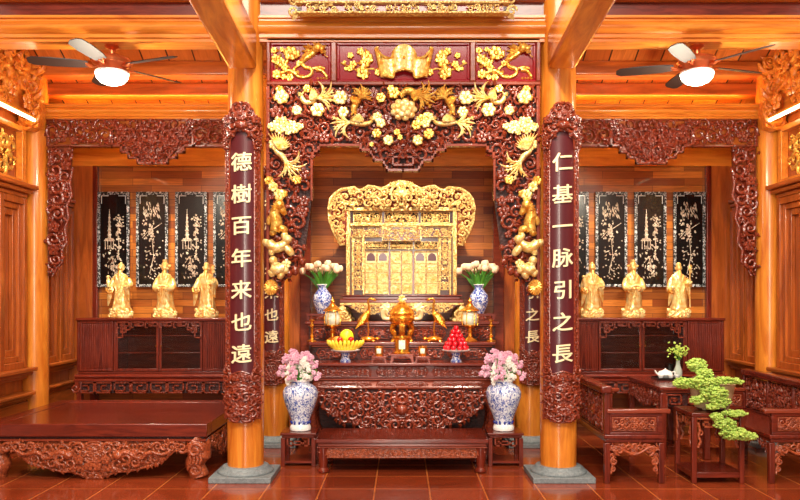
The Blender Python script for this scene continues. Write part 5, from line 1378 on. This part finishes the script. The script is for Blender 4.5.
# ------------------------------------------------------------------ tea set: two benches, table, stand
def bench(xb, s, y0, L, side_label):
    """long bench; back along x = xb, seat reaching s * .52 from it; near end at y0"""
    T = thing('bench', side_label, 'bench', (xb+s*.26, y0+L/2, 0), 'carved benches of the tea set')
    D = .52
    def B(u0, u1, ya, yb, za, zb_, name, mat='rose_y', par=T, bv=.006):
        a, b = sorted((xb+s*u0, xb+s*u1)); return MB().box(a, b, ya, yb, za, zb_).build(name, mat, par, bevel=bv)
    y1 = y0+L
    B(0, D, y0, y1, .385, .42, 'seat')
    B(.015, D-.015, y0+.015, y1-.015, .35, .384, 'seat_rail')
    for u in (0, D-.052):
        for ya in (y0+.003, y1-.055): B(u+.003, u+.052, ya, ya+.052, 0, .349, 'leg', 'rose_z')
    # end aprons with scrolls between the legs, front apron along the length
    for ya in (y0+.02, y1-.04):
        c = MB(); 
        P = [(.055, .345), (D-.055, .345), (D-.055, .12), (D-.085, .2), (D-.1, .26), (D-.17, .29), (D*.5+.07, .275), (D*.5, .25), (D*.5-.07, .275), (.17, .29), (.1, .26), (.085, .2), (.055, .12)]
        scroll_fill(c, inpoly(P), (.05, D-.05, .1, .345), .012, .03, 5, -.006, D/2, .3, 3, 900, .01, .68)
        for q in (-1, 1):
            c.spiral(D/2+q*.13, .285, .045, 1.5, q, -PI/2, .014, -.01); c.spiral(D/2+q*.175, .19, .035, 1.4, -q, PI/2, .011, -.01); c.spiral(D/2+q*.185, .12, .022, 1.3, q, PI/2, .009, -.01)
            c.ridge([(D/2+q*.2, .26), (D/2+q*.17, .2), (D/2+q*.195, .13), (D/2+q*.2, .08)], .01, -.005)
        c.ridge(smooth_pts([(.06, .3), (.12, .315), (.2, .27), (.26, .25), (.32, .27), (.4, .315), (.46, .3)], 4), .011, -.012)
        c.map(lambda p: (xb+s*p[0], ya+p[1], p[2])); c.build('end_apron', 'bed_carved', T)
    c = MB(); P = [(.06, .345), (L-.06, .345), (L-.06, .15), (L-.1, .26), (L-.25, .3), (L/2, .24), (.25, .3), (.1, .26), (.06, .15)]
    scroll_fill(c, inpoly(P), (.06, L-.06, .1, .345), .016, .035, 6, -.006, L/2, .3, 3, 1500, .01, .7)
    c.map(side_map(xb+s*(D-.03), y0, s)); c.build('front_apron', 'red_carved', T)
    # arms at both ends: upright panel with a flat arm rail
    for ya in (y0+.004, y1-.05):
        e = B(.05, D-.05, ya+.008, ya+.036, .425, .595, 'arm_panel', 'rose_x')
        fr = MB()
        for (a, b, c_, d) in ((.05, D-.02, .421, .44), (.05, D-.02, .58, .603), (D-.06, D-.02, .441, .579)):
            q0, q1 = sorted((xb+s*a, xb+s*b)); fr.box(q0, q1, ya, ya+.046, c_, d)
        fr.build('arm_frame', 'rose_x', e, bevel=.004)
        c = MB(); R = rectpoly(.075, D-.08, .455, .565); scroll_fill(c, inpoly(R), (.075, D-.08, .455, .565), .012, .03, 8, 0, D/2-.002, .28, 3, 700, .008, .7)
        outline(c, R, .006, 0); c.map(lambda p: (xb+s*p[0], ya+.008+p[1], p[2])); c.build('arm_carving', 'bed_carved', e)
        B(.02, D+.05, ya-.015, ya+.062, .604, .642, 'armrest', 'orange_x' if False else 'frame_red', T, .01)
    # back: posts, carved panels, heavy top rail
    for ya in (y0+.004, y1-.05): B(-.0, .05, ya, ya+.046, .421, .80, 'back_post', 'rose_z')
    n_ = 3; l_ = (L-.12)/n_
    for i in range(n_):
        ya = y0+.06+l_*i
        p_ = B(.006, .03, ya+.012, ya+l_-.012, .44, .765, 'back_panel', 'rose_y')
        c = MB(); R = rectpoly(.03, l_-.03, .465, .745); scroll_fill(c, inpoly(R), (.03, l_-.03, .465, .745), .016, .045, 14+i, 0, l_/2, .28, 3, 1200, .012, .7)
        outline(c, rectpoly(.022, l_-.022, .457, .752), .008, 0); c.flower(l_/2, .6, .05, -.01, 8)
        n0 = list(c.v); c.map(side_map(xb+s*.031, ya, s)); c.build('back_carving', 'red_carved', p_)
        c.v = n0; c.map(side_map(xb+s*.005, ya, -s)); c.build('back_carving', 'red_carved', p_)
        if i: B(.0, .045, ya-.012, ya+.012, .421, .77, 'back_post', 'rose_z')
    B(.003, .042, y0+.05, y1-.05, .421, .439, 'back_rail')
    B(-.035, .065, y0-.02, y1+.0, .775, .845, 'top_rail', 'rose_y', T, .018)
bench(1.745, 1, 6.55, 1.6, 'rosewood bench with carved back standing against the altar columns')
bench(3.69, -1, 6.55, 1.6, 'rosewood bench with carved back standing along the side wall')
# table
tx0, tx1, ty0, ty1, th = 2.545, 3.06, 7.5, 8.6, .72
T = thing('tea_table', 'tall rosewood tea table with key-fret apron between the two benches', 'table', ((tx0+tx1)/2, (ty0+ty1)/2, 0))
MB().box(tx0, tx1, ty0, ty1, th-.035, th).build('tabletop', 'rose_y', T, bevel=.006)
MB().box(tx0+.02, tx1-.02, ty0+.02, ty1-.02, th-.06, th-.0355).build('waist', 'frame_red', T, bevel=.004)
for a in (tx0+.01, tx1-.07):
    for b in (ty0+.01, ty1-.07): MB().box(a, a+.06, b, b+.06, 0, th-.061).build('leg', 'rose_z', T, bevel=.006)
m = MB(); W_ = tx1-tx0
for q in (1, -1):
    mm = MB().bar([(.07, th-.08), (.22, th-.08), (.22, th-.17), (.11, th-.17), (.11, th-.115), (.175, th-.115), (.175, th-.14), (.145, th-.14)], .009, ty0+.02, ty0+.04).bar([(.075, th-.08), (.075, th-.26), (.1, th-.26)], .009, ty0+.02, ty0+.04)
    mm.map(lambda p: ((tx0+p[0]) if q > 0 else (tx1-p[0]), p[1], p[2])); m.add(mm.v, mm.f)
m.build('fret_apron', 'red_carved', T, bevel=.002)
MB().box(tx0+.07, tx1-.07, ty0+.042, ty0+.055, th-.2, th-.062).build('front_board', 'dark_carved', T)
for s, xx in ((-1, tx0+.02), (1, tx1-.02)):
    l_ = ty1-ty0; P = [(.07, th-.065), (l_-.07, th-.065), (l_-.07, th-.3), (l_-.12, th-.2), (l_*.5, th-.25), (.12, th-.2), (.07, th-.3)]
    c = MB(); scroll_fill(c, inpoly(P), (.07, l_-.07, th-.3, th-.065), .016, .04, 4, -.002, l_/2, .3, 3, 1200, .015, .68)
    c.prism(P, .0, .015).map(side_map(xx, ty0, s)); c.build('side_apron', 'red_carved', T)
# tray and tea ware
ty = 7.95; tx = X(664, ty)
def onb(px_, y): return X(px_, y)
Y_ = 8.2
T = thing('tray', 'black tray under the white tea set on the tea table', 'tray', (X(671, Y_), Y_, th))
cxT = X(671, Y_)
MB().box(cxT-.17, cxT+.17, Y_-.1, Y_+.1, th+.001, th+.012).build('base', 'black', T, bevel=.003)
m = MB().box(cxT-.18, cxT+.18, Y_-.11, Y_-.1, th+.001, th+.028).box(cxT-.18, cxT+.18, Y_+.1, Y_+.11, th+.001, th+.028).box(cxT-.18, cxT-.17, Y_-.1, Y_+.1, th+.001, th+.028).box(cxT+.17, cxT+.18, Y_-.1, Y_+.1, th+.001, th+.028); m.build('rim', 'black', T)
T = thing('teapot', 'white round teapot on the black tray', 'teapot', (X(666, Y_), Y_+.02, th+.013))
MB().lathe([(.036, 0), (.05, .006), (.078, .04), (.07, .072), (.034, .085), (.012, .088)], 20).build('body', 'white', T, off=False)
MB().lathe([(.032, .081), (.025, .092), (.006, .095)], 16).ball((0, 0, .1), .009, .009, .009, 8, 5).build('lid', 'white', T, off=False)
MB().tube([(-.065, 0, .04), (-.095, 0, .055), (-.112, 0, .085)], [.014, .01, .007], 8).build('spout', 'white', T, off=False)
MB().tube(smooth_pts([(.068, 0, .064), (.1, 0, .068), (.1, 0, .03), (.068, 0, .025)], 4), .007, 6).build('handle', 'white', T, off=False)
cup = None
for i, (dx, dy) in enumerate(((-.075, -.055), (.03, -.06), (.1, -.05))):
    loc = (X(666, Y_)+dx, Y_+dy, th+.013); lb = ('white teacup before the spout of the white teapot', 'white teacup before the middle of the white teapot', 'white teacup beside the glass vase')[i]
    if cup is None:
        cup = thing('teacup', lb, 'cup', loc, 'white teacups on the tray'); MB().lathe([(.016, 0), (.018, .004), (.03, .03), (.034, .042), (.03, .042), (.02, .01)], 16).build('body', 'white', cup, off=False)
    else: copy_tree(cup, loc, lb)
gx, gyy = X(677.5, 8.3), 8.24
gx = X(678, gyy)
T = thing('glass_vase', 'clear glass vase holding a green sprig beside the teapot', 'vase', (gx, gyy, th+.013))
MB().lathe([(.03, 0), (.04, .01), (.046, .05), (.042, .09), (.026, .13), (.02, .16), (.022, .19), (.019, .19), (.017, .16), (.022, .13), (.036, .09), (.04, .05), (.034, .014)], 22).build('body', 'vase_glass', T, off=False)
T = thing('leaf_sprig', 'light green leafy sprig standing in the glass vase', 'plant', (gx, gyy, th+.03))
rnd = random.Random(2)
for i in range(7):
    a = i*.9; r_ = .05+.012*i; top = .32-.03*abs(i-3)*.6
    MB().tube([(0, 0, .0), (.006*cos(a), .006*sin(a), .16), (r_*cos(a)*.7, r_*sin(a)*.7, top)], .003, 5).build('stem', 'stem', T, off=False)
m = MB()
for i in range(90):
    a = rnd.uniform(0, 6.28); r_ = rnd.uniform(0, .115); z = .25+rnd.gauss(.03, .035); m.ball((r_*cos(a), r_*.7*sin(a), z), rnd.uniform(.009, .016), .009, .008, 6, 4, rnd.uniform(-1, 1))
m.build('leaves', 'leaf_light', T, off=False, stuff=True)
T = thing('pitcher', 'dark glass pitcher behind the white teapot', 'pitcher', (X(670, 8.42), 8.42, th))
MB().lathe([(.05, 0), (.06, .01), (.062, .08), (.055, .14), (.06, .15), (.052, .15), (.05, .1)], 20).build('body', 'black', T, off=False)
MB().tube(smooth_pts([(.06, 0, .12), (.1, 0, .11), (.1, 0, .05), (.06, 0, .04)], 4), .007, 6).build('handle', 'black', T, off=False)

# plant stand with the cascading bonsai
px0, px1, py0, py1, ph = 2.495, 2.955, 6.54, 6.98, .61
T = thing('plant_stand', 'square rosewood plant stand with low shelf under the bonsai', 'stand', ((px0+px1)/2, (py0+py1)/2, 0))
MB().box(px0, px1, py0, py1, ph-.035, ph).build('top', 'rose_x', T, bevel=.006)
for a in (px0+.004, px1-.046):
    for b in (py0+.004, py1-.046): MB().box(a, a+.042, b, b+.042, 0, ph-.036).build('leg', 'rose_z', T, bevel=.005)
MB().box(px0+.03, px1-.03, py0+.03, py1-.03, .075, .095).build('shelf', 'rose_x', T)
m = MB()
for (a, b, c_, d) in ((px0+.046, px1-.046, py0+.008, py0+.04), (px0+.046, px1-.046, py1-.04, py1-.008)): m.box(a, b, c_, d, .05, .096)
for (a, b) in ((px0+.008, px0+.04), (px1-.04, px1-.008)): m.box(a, b, py0+.047, py1-.047, .05, .096)
m.build('stretcher', 'rose_x', T, bevel=.004)
for k_ in range(4):
    m = MB(); L_ = px1-px0-.092; zz = ph-.05
    for q in (1, -1):
        mm = MB().bar([(.01, zz), (.15, zz), (.15, zz-.07), (.06, zz-.07), (.06, zz-.03), (.11, zz-.03), (.11, zz-.05)], .008, -.0, .018)
        mm.ridge([(.012, zz-.03), (.03, zz-.1), (.015, zz-.15), (.035, zz-.2), (.012, zz-.25)], .012, .005).spiral(.035, zz-.12, .026, 1.3, 1, PI, .008, .002)
        mm.map(lambda p: ((p[0] if q > 0 else L_-p[0]), p[1], p[2])); m.add(mm.v, mm.f)
    if k_ == 0: m.map(lambda p: (px0+.046+p[0], py0+.012+p[1], p[2]))
    elif k_ == 1: m.map(lambda p: (px0+.046+p[0], py1-.012-p[1], p[2]))
    elif k_ == 2: m.map(lambda p: (px0+.012+p[1], py0+.046+p[0], p[2]))
    else: m.map(lambda p: (px1-.012-p[1], py0+.046+p[0], p[2]))
    m.build('apron', 'bed_carved', T, bevel=.002)
by_ = 6.76; pcx = X(712, by_)
T = thing('plant_pot', 'beige oval bonsai pot on the plant stand', 'pot', (pcx, by_, ph))
MB().lathe([(.13, 0), (.15, .01), (.175, .09), (.2, .2), (.21, .215), (.195, .222), (.18, .2), (.17, .195)], 28, (0, 0, .012), 1., .72).build('body', 'pot', T, off=False)
for a in (-1, 1):
    for b in (-1, 1): MB().ball((a*.09, b*.06, .012), .025, .02, .012, 8, 5).build('foot', 'pot', T, off=False)
MB().lathe([(.175, .19), (.1, .205), (.01, .21)], 24, (0, 0, .012), 1., .72).build('soil', 'bark', T, off=False)
T = thing('bonsai_tree', 'lime green cascading bonsai leaning over the pot and stand', 'plant', (pcx, by_, ph+.2))
def bp(px_, py_, y): return Vector((X(px_, y), y, Z(py_, y)))
W0 = Vector((pcx, by_, ph+.2))
def loc_(v): return tuple(v-W0)
trunk = smooth_pts([(0, 0, -.01), loc_(bp(709, 388, 6.7)), loc_(bp(717, 380, 6.66)), loc_(bp(706, 372, 6.64)), loc_(bp(698, 362, 6.66))], 5)
MB().tube(trunk, [.034-.022*i/(len(trunk)-1) for i in range(len(trunk))], 8).build('trunk', 'bark', T, off=False)
br = smooth_pts([loc_(bp(710, 388, 6.7)), loc_(bp(716, 396, 6.6)), loc_(bp(728, 404, 6.52)), loc_(bp(726, 418, 6.5)), loc_(bp(742, 436, 6.48))], 5)
MB().tube(br, [.02-.014*i/(len(br)-1) for i in range(len(br))], 7).build('branch', 'bark', T, off=False)
for a, b in (((706, 374), (682, 384)), ((716, 380), (738, 381)), ((712, 392), (696, 400)), ((724, 410), (740, 414))):
    MB().tube([loc_(bp(*a, 6.62)), loc_(bp((a[0]+b[0])/2, (a[1]+b[1])/2-2, 6.6)), loc_(bp(*b, 6.58))], [.012, .009, .004], 6).build('branch', 'bark', T, off=False)
pads = [(697, 365, 10.5, 6.5, 6.66, 120), (704, 373, 9, 5, 6.62, 70), (684, 383, 11, 5.5, 6.6, 110), (702, 383, 16, 7, 6.58, 200), (724, 380.5, 16, 3.6, 6.58, 120), (737, 381.5, 6, 2.6, 6.58, 40), (715, 393, 14, 7, 6.54, 170),
        (698, 400, 8, 4.5, 6.56, 70), (720, 402, 11, 6, 6.52, 110), (734, 413, 13, 3.2, 6.5, 90), (717, 417, 7, 4, 6.5, 60), (725, 424, 11, 6, 6.48, 120), (736, 434, 16, 6, 6.46, 190), (748, 436, 9, 4.5, 6.46, 80), (712, 407, 6, 3, 6.52, 40)]
rnd = random.Random(8)
for (a, b, rx, rz, y, n) in pads:
    m = MB(); k_ = y/F; c_ = bp(a, b, y)-W0
    for i in range(int(n*1.5)):
        while True:
            u, v, w_ = rnd.uniform(-1, 1), rnd.uniform(-1, 1), rnd.uniform(-1, 1)
            if u*u+v*v+w_*w_ < 1: break
        q = .009+.006*rnd.random(); m.ball((c_.x+u*rx*k_, c_.y+v*max(rx*.55, 5)*k_, c_.z+w_*rz*k_), q*1.2, q*1.2, q*.75, 6, 4, rnd.uniform(-.6, .6))
    m.build('foliage_pad', 'leaf', T, off=False, stuff=True)
